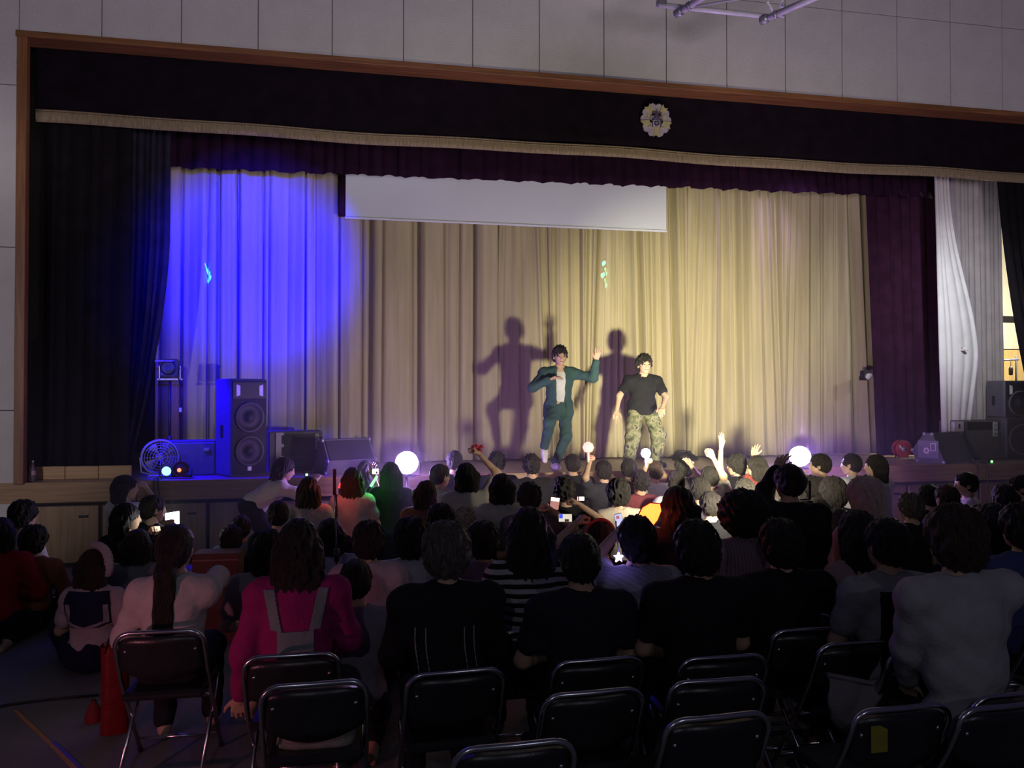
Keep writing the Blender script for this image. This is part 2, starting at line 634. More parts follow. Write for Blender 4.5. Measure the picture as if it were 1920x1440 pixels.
# stage: floor slab with planks, front boards, storage doors under the lip
stage = structure('floor_stage', MB().box((3.4, 2.3, ST - 0.10), (18.0, 4.3, 0.12)), M_DARKWALL)
plank = MB().box((0, 0, 0), (3.59, 0.088, 0.02), 0.003).mesh('plank')
for j in range(24):
    off = (j * 1.37) % 3.6
    for i in range(6):
        x = -5.6 + off + i * 3.6
        if x > 13:
            continue
        o = link('plank', plank, M_STAGE, stage)
        o.location = (x, 0.055 + j * 0.09, ST - 0.011)
structure('floor_stage_back', MB().box((3.4, 3.3, ST - 0.02), (18.0, 2.2, 0.04)), M_STAGE)
lip = structure('trim_4', MB().box((3.4, 0.06, ST - 0.14), (18.0, 0.06, 0.22)), M_DARKWALL)
bm_ = MB().box((0, 0, 0), (1.84, 0.04, 0.228), 0.005).mesh('board')
for i in range(9):
    o = link('board', bm_, M_LIP, lip)
    o.location = (-5.62 + 0.0 + i * 1.85 + 0.36, 0.005, ST - 0.115)
skirt = structure('wall_stage_front', MB().box((3.4, 0.16, 0.36), (18.0, 0.06, 0.72)), M_DARKWALL)
dm = MB().box((0, 0, 0), (1.11, 0.03, 0.64), 0.006).mesh('door_panel')
hm = MB().box((0, 0, 0), (0.10, 0.02, 0.025), 0.004).mesh('handle')
for i in range(14):
    o = link('door_panel', dm, M_SKIRT, skirt)
    o.location = (-4.62 + i * 1.15, 0.115, 0.37)
    hd = link('handle', hm, M_BLACKMETAL, o)
    hd.location = (0.40, -0.02, 0.2)
structure('wall_stage_back', MB().box((2.0, 4.4, 3.6), (13.8, 0.1, 7.2)), M_DARKWALL)
structure('wall_stage_left', MB().box((-5.0, 2.3, 3.6), (0.1, 4.2, 7.2)), M_DARKWALL)
structure('ceiling_stage', MB().box((3.4, 2.4, 7.25), (18.0, 4.3, 0.1)), M_DARKWALL)

# the lit wing on the right: cream wall over a yellow timber dado
M_CREAM = mat('cream_wall_paint', (0.72, 0.68, 0.56), 0.85, var=0.05)
M_DADO = wood('yellow_dado_wood', (0.62, 0.42, 0.16), (0.74, 0.54, 0.24), 2)
wing = structure('wall_right', MB().box((11.6, 3.1, 4.9), (5.4, 0.08, 4.2)), M_CREAM)
dd = MB().box((0, 0, 0), (0.44, 0.04, 1.80), 0.006).mesh('dado_board')
for i in range(12):
    o = link('dado_board', dd, M_DADO, wing)
    o.location = (9.1 + i * 0.45, 3.05, 1.88)
tag(MB().box((12.0, 3.02, 3.35), (5.0, 0.05, 0.12), 0.01).box((10.95, 3.02, 3.75), (0.05, 0.05, 0.9)).build('trim_5', M_BLACKMETAL), kind='structure')
structure('wall_wing_end', MB().box((13.6, 1.6, 3.6), (0.1, 3.2, 7.2)), M_CREAM)

# ================================================================ drapery


def profile(xs, spacing, amp, seed, p, jit=0.35):
    rnd = random.Random(seed)
    bounds = [xs[0] - spacing]
    while bounds[-1] < xs[-1] + spacing:
        bounds.append(bounds[-1] + spacing * (1 + rnd.uniform(-jit, jit)))
    amps = [amp * rnd.uniform(0.55, 1.2) for _ in bounds]
    b = np.array(bounds)
    k = np.clip(np.searchsorted(b, xs) - 1, 0, len(b) - 2)
    t = (xs - b[k]) / (b[k + 1] - b[k])
    skew = np.array([rnd.uniform(0.7, 1.4) for _ in bounds])[k]
    t = t ** skew
    if p < 0:
        return (1 - np.abs(2 * t - 1)) ** (-p) * np.array(amps)[k]
    return (1 - np.abs(2 * t - 1) ** p) * np.array(amps)[k]


def curtain(name, x0, x1, Y, z0, z1, material, spacing=0.3, amp=0.06, seed=1, p=2.5, edge=None, nz=14, res=0.014, flare=0.5,
            drift=0.0, hem=None, parent=None, pull=None, nar=0.0):
    n = max(8, int((x1 - x0) / res))
    xs = np.linspace(0, x1 - x0, n + 1)
    d1 = profile(xs, spacing, amp, seed, p)
    d2 = profile(xs, spacing * 2.3, amp * 0.6, seed + 50, 2.0) if not nar else 1.2 * profile(xs, spacing * 1.6, amp * 0.5, seed + 50, 18)
    d3 = profile(xs, spacing * 0.37, nar, seed + 70, 2.0, 0.6) if nar else 0 * xs
    d4 = np.interp(xs, np.linspace(0, xs[-1], 23), np.random.RandomState(seed).uniform(0.25, 1.25, 23)) if nar else 1 + 0 * xs
    rnd = random.Random(seed + 9)
    ph = [rnd.uniform(0, 6) for _ in range(3)]
    V = np.zeros((nz + 1, n + 1, 3))
    for j in range(nz + 1):
        t = j / nz
        a = (1 - flare) + flare * t
        e0, e1 = (x0, x1) if edge is None else edge(t)
        u = xs / (x1 - x0)
        X = e0 + (e1 - e0) * u + drift * t * (np.sin(u * 23 + ph[0]) + 0.6 * np.sin(u * 51 + ph[1])) * 0.5
        comp = min(2.2, (x1 - x0) / max(0.05, e1 - e0)) ** 0.6
        y = Y - (d1 * a * d4 + d2 * (t * 0.8 if not nar else 1.0) + d3 * a) * comp
        zb = z0 if hem is None else z0 + hem(u)
        V[j, :, 0] = X
        V[j, :, 1] = y
        V[j, :, 2] = z1 + (zb - z1) * t
        if pull is not None:
            V[j, :, 0], V[j, :, 1] = pull(u, t, V[j, :, 0], V[j, :, 1])
    idx = np.arange((nz + 1) * (n + 1)).reshape(nz + 1, n + 1)
    Fq = np.stack([idx[:-1, :-1], idx[1:, :-1], idx[1:, 1:], idx[:-1, 1:]], -1).reshape(-1, 4)
    o = link(name, np_mesh(name, V.reshape(-1, 3), Fq), material, parent)
    return solid(o, 0.006)


def Xat(px, Y):
    return at(px, 700, Y).x


# beige backdrop in two widths
YB = 1.95
c = curtain('backdrop_curtain', Xat(300, YB), Xat(928, YB), YB, ST + 0.02, 5.6, M_BEIGE, 0.37, 0.22, 3, 14, flare=0.05, nar=0.012, drift=0.03)
tag(c, 'beige stage backdrop with wide flat pleats, lit blue at its left side', 'curtain')
c = curtain('backdrop_curtain', Xat(932, YB), Xat(1640, YB), YB + 0.02, ST + 0.02, 5.6, M_BEIGE, 0.19, 0.24, 11, -1.3, flare=0.2, nar=0.05, drift=0.22)
tag(c, 'beige stage backdrop with deep close folds behind the two dancers', 'curtain')
# wine red legs at the right
c = curtain('leg_curtain', Xat(1626, 1.4), Xat(1768, 1.4), 1.4, ST + 0.02, 5.6, M_SIDE, 0.20, 0.10, 21, 2.5,
            edge=lambda t: (Xat(1622, 1.4) + 0.16 * t, Xat(1775, 1.4)))
tag(c, 'dark wine red side curtain right of the beige backdrop', 'curtain')
c = curtain('leg_curtain', -3.2, -2.2, 0.95, ST + 0.02, 5.5, M_LEG, 0.17, 0.09, 31, 2.5,
            edge=lambda t: (Xat(238, 0.95), Xat(318, 0.95) - 0.45 * max(0, (t - 0.35) / 0.65) ** 1.6))
tag(c, 'dark side curtain with blue lit folds left of the lamp stand', 'curtain')
# gathered inner valance
yv = 1.2
c = curtain('inner_valance', Xat(255, yv), Xat(1765, yv), yv, 4.86, 5.75, M_INVAL, 0.17, 0.06, 41, 2.2, flare=0.35, nz=6,
            hem=lambda u: 0.0 + 0.16 * u + 0.012 * np.sin(u * 190))
tag(c, 'dark purple gathered valance hanging above the white screen', 'valance')
# house curtain, left, drawn
c = curtain('house_curtain', -3.62, Xat(246, 0.5), 0.5, ST + 0.02, 5.8, M_HOUSE, 0.16, 0.08, 51, 2.5)
tag(c, 'black house curtain drawn at the left edge of the stage', 'curtain')
# house curtain, right, tied back
c = curtain('house_curtain', 8.9, 10.2, 0.45, ST + 0.9, 5.8, M_HOUSE, 0.16, 0.08, 61, 2.5,
            edge=lambda t: (Xat(1868, 0.45) + 0.15 * t + 0.40 * t ** 2, 10.3))
tag(c, 'black house curtain tied back at the right edge of the stage', 'curtain')
# white and grey curtains
c = curtain('wing_curtain', Xat(1748, 0.9), Xat(1800, 0.9), 0.85, ST + 0.02, 5.6, M_WHITE_CURT, 0.11, 0.07, 71, 2.4,
            edge=lambda t: (Xat(1748, 0.9) + 0.09 * t, Xat(1772, 0.9) + (0.50 * math.sin(min(t / 0.68, 1) * PI / 2) ** 3 if t < 0.68 else 0.50 - 0.25 * (t - 0.68) / 0.32)), nz=30)
tag(c, 'bright white curtain gathered and clipped at its right edge', 'curtain')
c = curtain('wing_curtain', Xat(1765, 1.1), Xat(1875, 1.1), 1.1, ST + 0.30, 5.6, M_GREY_CURT, 0.085, 0.07, 81, 2.2)
tag(c, 'pale grey curtain of narrow folds behind the bright white one', 'curtain')
tag(MB().tube([at(1804, 652, 0.80), at(1812, 655, 0.72)], 0.02, 8).box(at(1808, 656, 0.76), (0.06, 0.12, 0.03), 0.006).build('curtain_clip', M_SOLE), 'small pale clip on the edge of the white curtain', 'clip')

# front valance with gold fringe and school crest
val = empty('front_valance', (0, 0.29, 0), 0, 'black front valance with a gold fringe across the stage top', 'valance')


def fringe_z(u):
    return 5.155 + 0.012 * np.sin(u * 15 + 0.6) + 0.007 * np.sin(u * 37 + 1) + 0.0 * u


c = curtain('cloth', XL - 0.05, XR + 0.05, 0, 0, 6.15, M_VALANCE, 0.9, 0.018, 91, 2, flare=0.2, nz=6, res=0.05, hem=fringe_z, parent=val)
f = MB()
NF = 150
for face in (0, 1):
    pass


def fr(u, v):
    x = XL - 0.03 + (XR - XL + 0.06) * u
    zt = float(fringe_z(u))
    return (x, -0.035 - 0.012 * math.sin(v * PI), zt + 0.035 - 0.145 * v)


f.grid(lambda u, v: fr(u, v), 700, 3)
o = f.build('fringe', M_GOLD, val)
solid(o, 0.012)
f = MB().tube([(fr(i / 150, 0)[0], -0.05, fr(i / 150, 0)[2] - 0.012) for i in range(151)], 0.010, 6)
f.tube([(fr(i / 150, 0)[0], -0.05, fr(i / 150, 0)[2] - 0.036) for i in range(151)], 0.008, 6)
f.build('braid', M_GOLD, o)

pc = at(1229, 226, 0.20)
crest = empty('school_crest', pc, 0, 'round metal school crest with lilac petals and yellow ribbons on the valance', 'crest')
M_PETAL = mat('crest_petal_metal', (0.48, 0.42, 0.50), 0.5, metal=0.1)
M_RIB = mat('crest_yellow_metal', (0.66, 0.60, 0.28), 0.4, metal=0.3)
M_KANJI = mat('crest_dark_enamel', (0.10, 0.075, 0.13), 0.6)
pet = [(0.05, -0.04), (0.12, -0.085), (0.175, -0.088), (0.205, -0.06), (0.207, -0.03), (0.188, -0.004), (0.188, 0.004), (0.207, 0.03), (0.205, 0.06), (0.175, 0.088), (0.12, 0.085), (0.05, 0.04)]
rib = [(0.07, -0.018), (0.215, -0.042), (0.19, 0.0), (0.215, 0.042), (0.07, 0.018)]
che = [(0.085, -0.020), (0.145, -0.034), (0.125, 0.0), (0.145, 0.034), (0.085, 0.020)]


def polar(poly, a):
    d = (math.cos(a), math.sin(a))
    return [(t * d[0] - w * d[1], (t * d[1] + w * d[0]) * 1.05) for t, w in poly]


for k in range(5):
    MB().prism(polar(pet, R(90 + 72 * k)), -0.02, 0.0).build('petal', M_PETAL, crest)
    MB().prism(polar(rib, R(54 + 72 * k)), -0.038, -0.015).build('ribbon', M_RIB, crest)
    MB().prism(polar(che, R(90 + 72 * k)), -0.032, -0.015).build('ribbon', M_RIB, crest)
ch = MB()
for (x0, z0, x1, z1) in [(-0.008, 0.085, 0.008, 0.105), (-0.06, 0.068, 0.06, 0.084), (-0.035, 0.022, -0.022, 0.056), (0.022, 0.022, 0.035, 0.056), (-0.035, 0.044, 0.035, 0.056),
                         (-0.035, 0.018, 0.035, 0.029), (-0.058, -0.09, -0.044, 0.005), (0.044, -0.09, 0.058, 0.005), (-0.058, -0.008, 0.058, 0.006),
                         (-0.028, -0.068, -0.017, -0.024), (0.017, -0.068, 0.028, -0.024), (-0.028, -0.035, 0.028, -0.024), (-0.028, -0.07, 0.028, -0.058)]:
    ch.box(((x0 + x1) * 0.56, -0.045, (z0 + z1) * 0.56), ((x1 - x0) * 1.12, 0.016, (z1 - z0) * 1.12))
ch.build('character', M_KANJI, crest)
MB().lathe([(0.0, 0), (0.095, 0), (0.095, 0.012), (0, 0.012)], 24, xf((0, -0.026, 0), (PI / 2, 0, 0))).build('disc', M_PETAL, crest)

# projection screen
a0, a1 = at(648, 400, 1.55), at(1249, 425, 1.55)
scr = empty('projection_screen', (a0.x, 1.55, 0), 0, 'white projection screen half lowered in front of the backdrop', 'screen')
zb0 = at(900, 420, 1.55).z
MB().box(((a1.x - a0.x) / 2, 0, (zb0 + 5.7) / 2 + 0.02), (a1.x - a0.x, 0.006, 5.7 - zb0)).build('fabric', M_SCREEN, scr)
MB().box(((a1.x - a0.x) / 2, 0, zb0 + 0.012), (a1.x - a0.x + 0.02, 0.03, 0.03), 0.006).build('bottom_bar', M_SCREEN, scr)
MB().tube([(-0.05, 0, 5.72), (a1.x - a0.x + 0.05, 0, 5.72)], 0.05, 12).build('roller', M_GREYMETAL, scr)
for xx in (0.3, a1.x - a0.x - 0.3):
    MB().tube([(xx, 0, 5.74), (xx, 0, 7.22)], 0.012, 6).build('hanger', M_GREYMETAL, scr)
b = MB().tube([at(641, 330, 1.6) - Vector((0, 0, 0)), at(641, 405, 1.6)], 0.05, 8)
tag(b.build('pull_band', M_SIDE), 'dark wine red strip of cloth beside the left edge of the screen', 'cloth strip')

# ================================================================ hall things
hoop = empty('basketball_frame', at(1350, 20, -2.0), 0, 'white steel tube frame of a folded basketball hoop under the ceiling', 'steel frame')


def hp(px, py, Y):
    return at(px, py, Y) - hoop.location


MB().tube([hp(1235, 9, -2), hp(1448, 32, -2)], 0.026, 10).build('front_tube', M_STEEL, hoop)
for (q0, q1) in (((1270, 25, -2.05), (1500, -120, -3.2)), ((1430, 38, -2.05), (1690, -75, -3.2))):
    t = MB().tube([hp(*q0), hp(*q1)], 0.034, 10).build('side_tube', M_STEEL, hoop)
    d = (hp(*q1) - hp(*q0)).normalized()
    MB().tube([hp(*q0) - d * 0.02, hp(*q0) + d * 0.06], 0.044, 10).build('clamp', M_GREYMETAL, t)
    MB().tube([hp(*q0) + d * 0.13, hp(*q0) + d * 0.16], 0.042, 10).build('clamp', M_GREYMETAL, t)
MB().tube([hp(1290, 14, -2.1), hp(1520, -24, -3.0)], 0.010, 8).build('brace', M_STEEL, hoop)
MB().tube([hp(1438, 2, -2.2), hp(1452, 26, -2.03), hp(1470, 32, -2.0)], 0.014, 8).build('brace', M_STEEL, hoop)
MB().tube([hp(1466, -40, -2.0), hp(1466, 14, -2.0)], 0.022, 8).build('hanger', M_STEEL, hoop)
MB().box(hp(1240, 6, -2), (0.10, 0.06, 0.07), 0.01).build('bracket', M_GREYMETAL, hoop)
MB().box(hp(1436, 33, -2), (0.09, 0.07, 0.05), 0.01).build('bracket', M_GREYMETAL, hoop)

# floor tapes and cable
def floor_pt(px, py, z=0.0):
    d = ray(px, py)
    return CAM + d * ((z - CAM.z) / d.z)


def strip(name, pts, w, material, label, cat):
    m = MB()
    for p, q in zip(pts[:-1], pts[1:]):
        d = (q - p).normalized()
        n = Vector((-d.y, d.x, 0)) * w / 2
        vs = [p - n, q - n, q + n, p + n]
        m.add([v + Vector((0, 0, z)) for z in (0.0005, 0.003) for v in vs], [(0, 3, 2, 1), (4, 5, 6, 7), (0, 1, 5, 4), (1, 2, 6, 5), (2, 3, 7, 6), (3, 0, 4, 7)])
    return tag(m.build(name, material), label, cat)


strip('floor_tape', [floor_pt(28, 1332), floor_pt(95, 1395), floor_pt(160, 1462)], 0.022, mat('orange_tape', (0.55, 0.28, 0.10), 0.6), 'thin orange tape line on the floor at the lower left', 'floor tape')
strip('floor_tape', [floor_pt(100, 1392), floor_pt(128, 1418), floor_pt(166, 1456)], 0.020, mat('blue_tape', (0.12, 0.10, 0.75), 0.6), 'short blue tape strip beside the orange floor line', 'floor tape')
tag(MB().tube([floor_pt(-40, 1335, 0.008), floor_pt(10, 1322, 0.008), floor_pt(60, 1315, 0.008), floor_pt(120, 1308, 0.008), floor_pt(185, 1303, 0.008)], 0.008, 6).build('floor_cable', M_BLACK), 'black cable lying across the floor at the lower left', 'cable')

# ================================================================ things on the stage


def speaker(loc, rz, w, d, h, drivers, label, horn=True, body_mat=M_SPEAKER, cat='loudspeaker'):
    t = empty('loudspeaker', loc, rz, label, cat)
    MB().box((0, 0, h / 2), (w, d, h), 0.02).build('cabinet', body_mat, t)
    g = MB().box((0, -d / 2 - 0.006, h / 2), (w * 0.94, 0.012, h * 0.96), 0.004).build('front_panel', M_GRILLE, t)
    for (z, r) in drivers:
        c_ = MB().lathe([(r, 0.0), (r * 1.03, 0.012), (r * 0.93, 0.016), (r * 0.86, 0.004), (r * 0.35, -0.0 + 0.001), (r * 0.30, 0.014), (0.0, 0.02)], 28, xf((0, -d / 2 - 0.012, z), (PI / 2, 0, 0)))
        s_ = c_.build('woofer', M_CONE, t)
        MB().lathe([(r * 1.05, 0.0), (r * 1.05, 0.016), (r * 0.97, 0.018)], 28, xf((0, -d / 2 - 0.012, z), (PI / 2, 0, 0))).build('surround', M_SPEAKER, s_)
    if horn:
        zc, hh = h - 0.14, 0.17
        m = MB().box((0, -d / 2 - 0.014, zc), (w * 0.9, 0.008, hh + 0.02))
        m.build('horn_plate', M_BLACK, t)
        m = MB()
        for sx in (-1, 1):
            m.add([(sx * w * 0.36, -d / 2 - 0.020, zc - hh * 0.42), (sx * w * 0.36, -d / 2 - 0.020, zc + hh * 0.42), (sx * w * 0.26, -d / 2 - 0.019, zc + hh * 0.33), (sx * w * 0.26, -d / 2 - 0.019, zc - hh * 0.33)], [(0, 1, 2, 3) if sx < 0 else (3, 2, 1, 0)])
        m.build('horn_wall', M_SOLE, t)
    hm_ = MB().box((-w / 2 - 0.004, 0.02, h * 0.46), (0.012, 0.07, 0.15), 0.004)
    hm_.build('handle', M_BLACK, t)
    return t


p = at(452, 895, 0.42)
sp = speaker((p.x, 0.42, ST), R(33), 0.46, 0.42, 1.16, [(0.30, 0.17), (0.70, 0.17)], 'tall black loudspeaker with two woofers, its side lit blue, left on stage')
MB().box((0, -0.225, 0.09), (0.05, 0.006, 0.05), 0.002).build('badge', M_GREYMETAL, sp)
p = at(360, 895, 0.62)
cs = empty('speaker_case', (p.x - 0.02, 0.62, ST), R(6), 'low flat topped case lit blue beside the tall loudspeaker', 'case')
MB().box((0, 0, 0.20), (0.60, 0.40, 0.40), 0.015).build('body', mat('case_grey', (0.16, 0.16, 0.17), 0.7), cs)
MB().box((0, 0, 0.405), (0.58, 0.38, 0.012), 0.004).build('lid', M_SPEAKER, cs)
for sx in (-1, 1):
    MB().box((sx * 0.2, -0.205, 0.31), (0.06, 0.012, 0.04), 0.003).build('latch', M_GREYMETAL, cs)
p = at(552, 880, 1.0)
rk = empty('amplifier_rack', (p.x, 1.0, ST), R(10), 'black amplifier rack behind the kneeling girls left on stage', 'amplifier')
MB().box((0, 0, 0.25), (0.66, 0.42, 0.50), 0.012).build('body', M_SPEAKER, rk)
MB().box((0.05, -0.216, 0.25), (0.50, 0.012, 0.44), 0.004).build('front_panel', M_BLACK, rk)
for k in range(3):
    MB().box((0.05, -0.224, 0.10 + 0.15 * k), (0.46, 0.010, 0.11), 0.003).build('unit', M_BLACKMETAL, rk)
lb = MB().box((0.26, -0.228, 0.37), (0.045, 0.008, 0.19), 0.002).build('label_strip', mat('pale_green_label', (0.50, 0.60, 0.50), 0.6), rk)
for k in range(4):
    MB().lathe([(0.0145, 0), (0.0145, 0.004), (0.009, 0.004), (0.009, 0)], 12, xf((0.26, -0.233, 0.30 + 0.047 * k), (PI / 2, 0, 0))).build('ring_mark', M_BLACK, lb)
MB().box((-0.20, -0.221, 0.25), (0.10, 0.012, 0.48), 0.003).build('side_rail', M_GREYMETAL, rk)


def wedge(loc, rz, label, flip=1, w=0.62):
    t = empty('stage_monitor', loc, rz, label, 'stage monitor')
    poly = [(-0.24, 0.0), (0.17, 0.0), (0.25, 0.16), (0.06, 0.42), (-0.06, 0.42)]
    m = MB()
    n = len(poly)
    vs = [(-w / 2, y, z) for y, z in poly] + [(w / 2, y, z) for y, z in poly]
    fs = [tuple(range(n))[::-1], tuple(range(n, 2 * n))] + [(i, (i + 1) % n, n + (i + 1) % n, n + i) for i in range(n)]
    m.add(vs, fs)
    m.build('cabinet', M_SPEAKER, t)
    m = MB()
    vs = [(sx * w * 0.46, 0.085, 0.395) for sx in (-1, 1)] + [(sx * w * 0.46, 0.245, 0.175) for sx in (1, -1)]
    nrm = Vector((0, 0.81, 0.58)) * 0.012
    m.add([Vector(v) + nrm * k for k in (0, 1) for v in vs], [(0, 1, 2, 3), (4, 7, 6, 5), (0, 4, 5, 1), (1, 5, 6, 2), (2, 6, 7, 3), (3, 7, 4, 0)])
    m.build('grille', M_GRILLE, t)
    for (y, z) in poly:
        for sx in (-1, 1):
            MB().box((sx * (w / 2 + 0.002), y * 0.93, 0.02 + z * 0.92), (0.03, 0.05, 0.05), 0.012).build('corner', M_GREYMETAL, t)
    sd = MB().box((-w / 2 - 0.004, 0, 0.19), (0.006, 0.30, 0.25), 0.002).build('side_plate', mat('side_plate_grey', (0.20, 0.20, 0.22), 0.6), t)
    MB().lathe([(0.046, 0), (0.046, 0.008), (0.020, 0.008), (0.020, 0)], 18, xf((-w / 2 - 0.008, 0.02, 0.17), (0, -PI / 2, 0))).build('socket_ring', M_SOLE, sd)
    m = MB()
    for (a, b_, c_, d_) in ((-0.035, 0.0, 0.010, 0.11), (0.035, 0.0, 0.010, 0.11), (0, -0.05, 0.08, 0.010), (0, 0.05, 0.08, 0.010)):
        m.box((-w / 2 - 0.010, -0.075 + a, 0.225 + b_), (0.006, c_, d_))
    m.build('plate_frame', M_SOLE, sd)
    return t


p = at(645, 880, 0.45)
wd = wedge((p.x, 0.50, ST), R(-155), 'black wedge stage monitor left of the left bright lamp')
MB().box((-0.20, 0.10, 0.22), (0.06, 0.03, 0.44), 0.01, xf((0, 0, 0), (0.35, 0, 0))).build('pale_edge', M_GREYMETAL, wd)
p = at(1768, 866, 0.28)
wedge((p.x + 0.10, 0.40, ST), R(20), 'black wedge stage monitor with grey side plate at the right stage edge', w=0.72)


def tripod(t, top, spread=0.32, hub=0.55, z0=0.0):
    MB().tube([(0, 0, 0.18), (0, 0, top)], 0.016, 8).build('pole', M_BLACKMETAL, t)
    for k in range(3):
        a = 0.5 + k * 2 * PI / 3
        MB().tube([(0, 0, hub), (spread * math.cos(a), spread * math.sin(a), 0.015)], 0.012, 8).build('leg', M_GREYMETAL, t)
        MB().tube([(0, 0, hub * 0.45), (spread * 0.55 * math.cos(a), spread * 0.55 * math.sin(a), hub * 0.46)], 0.007, 6).build('brace', M_BLACKMETAL, t)
    MB().tube([(0, 0, hub - 0.03), (0, 0, hub + 0.04)], 0.028, 8).build('collar', M_BLACK, t)


p = at(318, 878, 0.80)
ls = empty('lamp_stand', (p.x, 0.80, ST), 0, 'tall tripod lamp stand with a spotlight head, lit blue, left on stage', 'lamp stand')
tripod(ls, 1.15, 0.28, 0.42)
MB().box((0, 0, 1.16), (0.30, 0.04, 0.03), 0.006).build('crossbar', M_GREYMETAL, ls)
hd = MB().box((0, 0, 1.30), (0.20, 0.16, 0.22), 0.02).build('lamp_head', M_SPEAKER, ls)
MB().lathe([(0.075, 0), (0.09, 0.03), (0.07, 0.035), (0.0, 0.02)], 18, xf((0, -0.08, 1.30), (PI / 2, 0, 0))).build('lens', M_BLACK, hd)
for sx in (-1, 1):
    MB().box((sx * 0.12, 0, 1.24), (0.012, 0.04, 0.17)).build('yoke_arm', M_GREYMETAL, hd)
    MB().box((sx * 0.05, -0.10, 1.40), (0.10, 0.10, 0.006), 0, xf((0, 0, 0), (0.12, 0, 0))).build('barn_door', M_GREYMETAL, hd)
MB().tube([(0.10, -0.02, 1.18), (0.16, -0.04, 0.95), (0.13, -0.03, 0.80)], 0.006, 6).build('cable', M_BLACK, ls)
MB().box((0.13, -0.03, 0.78), (0.035, 0.03, 0.06), 0.006).build('plug', M_GREYMETAL, ls)

p = at(298, 898, 0.35)
fan = empty('floor_fan', (p.x, 0.40, ST), R(15), 'round floor fan lit blue at the left stage edge', 'fan')
ring = lambda r, y, rr: MB().tube([(r * math.cos(a), y, 0.23 + r * math.sin(a)) for a in np.linspace(0, 2 * PI, 29)], rr, 6, cap=False)
M_FANP = mat('fan_plastic', (0.45, 0.45, 0.48), 0.45)
cg = ring(0.20, -0.05, 0.012).build('cage', M_FANP, fan)
for r in (0.17, 0.14, 0.11, 0.08):
    ring(r, -0.062 - (0.2 - r) * 0.1, 0.003).build('cage_ring', M_FANP, cg)
ring(0.20, 0.05, 0.012).build('cage_back', M_FANP, fan)
for k in range(12):
    a = k * PI / 6
    MB().tube([(0.03 * math.cos(a), -0.08, 0.23 + 0.03 * math.sin(a)), (0.20 * math.cos(a), -0.05, 0.23 + 0.20 * math.sin(a)), (0.20 * math.cos(a), 0.05, 0.23 + 0.20 * math.sin(a))], 0.003, 5).build('cage_wire', M_FANP, cg)
for k in range(4):
    a = k * PI / 2 + 0.3
    m = MB()
    m.grid(lambda u, v: ((0.03 + 0.14 * u) * math.cos(a + 0.5 * v * (0.6 + u)), -0.02 + 0.04 * v, 0.23 + (0.03 + 0.14 * u) * math.sin(a + 0.5 * v * (0.6 + u))), 5, 4)
    solid(m.build('blade', M_FANP, fan), 0.004)
MB().lathe([(0, -0.03), (0.035, -0.02), (0.04, 0.03), (0.05, 0.05), (0.05, 0.10), (0, 0.12)], 16, xf((0, -0.04, 0.23), (-PI / 2, 0, 0))).build('motor_hub', M_FANP, fan)
MB().box((0, 0.03, 0.015), (0.26, 0.20, 0.03), 0.012).build('base', M_FANP, fan)
MB().tube([(-0.215, 0, 0.23), (-0.2, 0, 0.06), (-0.1, 0.02, 0.025), (0.1, 0.02, 0.025), (0.2, 0, 0.06), (0.215, 0, 0.23)], 0.010, 6).build('stand_bow', M_FANP, fan)


def par_can(loc, target, lens_mat, label, r=0.10, depth=0.20, hgt=0.16, yaw_only=False):
    t = empty('par_lamp', loc, 0, label, 'stage lamp')
    d = (Vector(target) - (Vector(loc) + Vector((0, 0, hgt)))).normalized()
    q = Matrix.Translation((0, 0, hgt)) @ d.to_track_quat('Z', 'Y').to_matrix().to_4x4()
    MB().lathe([(0, -depth * 0.6), (r * 0.6, -depth * 0.55), (r * 0.85, -depth * 0.3), (r, 0.0), (r * 1.04, depth * 0.4), (r * 0.96, depth * 0.4), (r * 0.94, depth * 0.30)], 24, q).build('can', M_BLACK, t)
    MB().lathe([(r * 0.95, depth * 0.32), (r * 0.7, depth * 0.40), (r * 0.4, depth * 0.45), (0, depth * 0.47)], 24, q).build('lens', lens_mat, t)
    for sx in (-1, 1):
        MB().tube([(sx * (r + 0.025), 0, hgt), (sx * (r + 0.025), 0, 0.02), (0, 0, 0.012)], 0.010, 6).build('yoke_arm', M_BLACKMETAL, t)
    MB().box((0, 0, 0.008), (0.2, 0.14, 0.016), 0.005).build('foot_plate', M_BLACKMETAL, t)
    return t


M_LENS_P = glow('violet_white_lens', (0.85, 0.72, 1.0), 60)
L1 = at(762, 868, -0.35)
L2 = at(1499, 856, -0.30)


def stand_lamp(c, label):
    t = par_can((c.x, c.y, c.z - 0.16), (0.6, -9.4, 2.3), M_LENS_P, label, r=0.135, depth=0.2)
    z = c.z - 0.16
    MB().tube([(0, 0, 0), (0, 0, -z + 0.25)], 0.016, 8).build('pole', M_BLACKMETAL, t)
    for k in range(3):
        a = 0.3 + k * 2 * PI / 3
        MB().tube([(0, 0, -z + 0.34), (0.26 * math.cos(a), 0.26 * math.sin(a), -z + 0.012)], 0.011, 6).build('leg', M_BLACKMETAL, t)
    light('violet_lamp_light', 'POINT', c + Vector((0, -0.22, 0.02)), 85, (0.50, 0.26, 1.0), shadow_soft_size=0.10)
    light('violet_lamp_backlight', 'POINT', c + Vector((0, 0.26, 0.14)), 20, (0.42, 0.20, 1.0), shadow_soft_size=0.06)
    return t


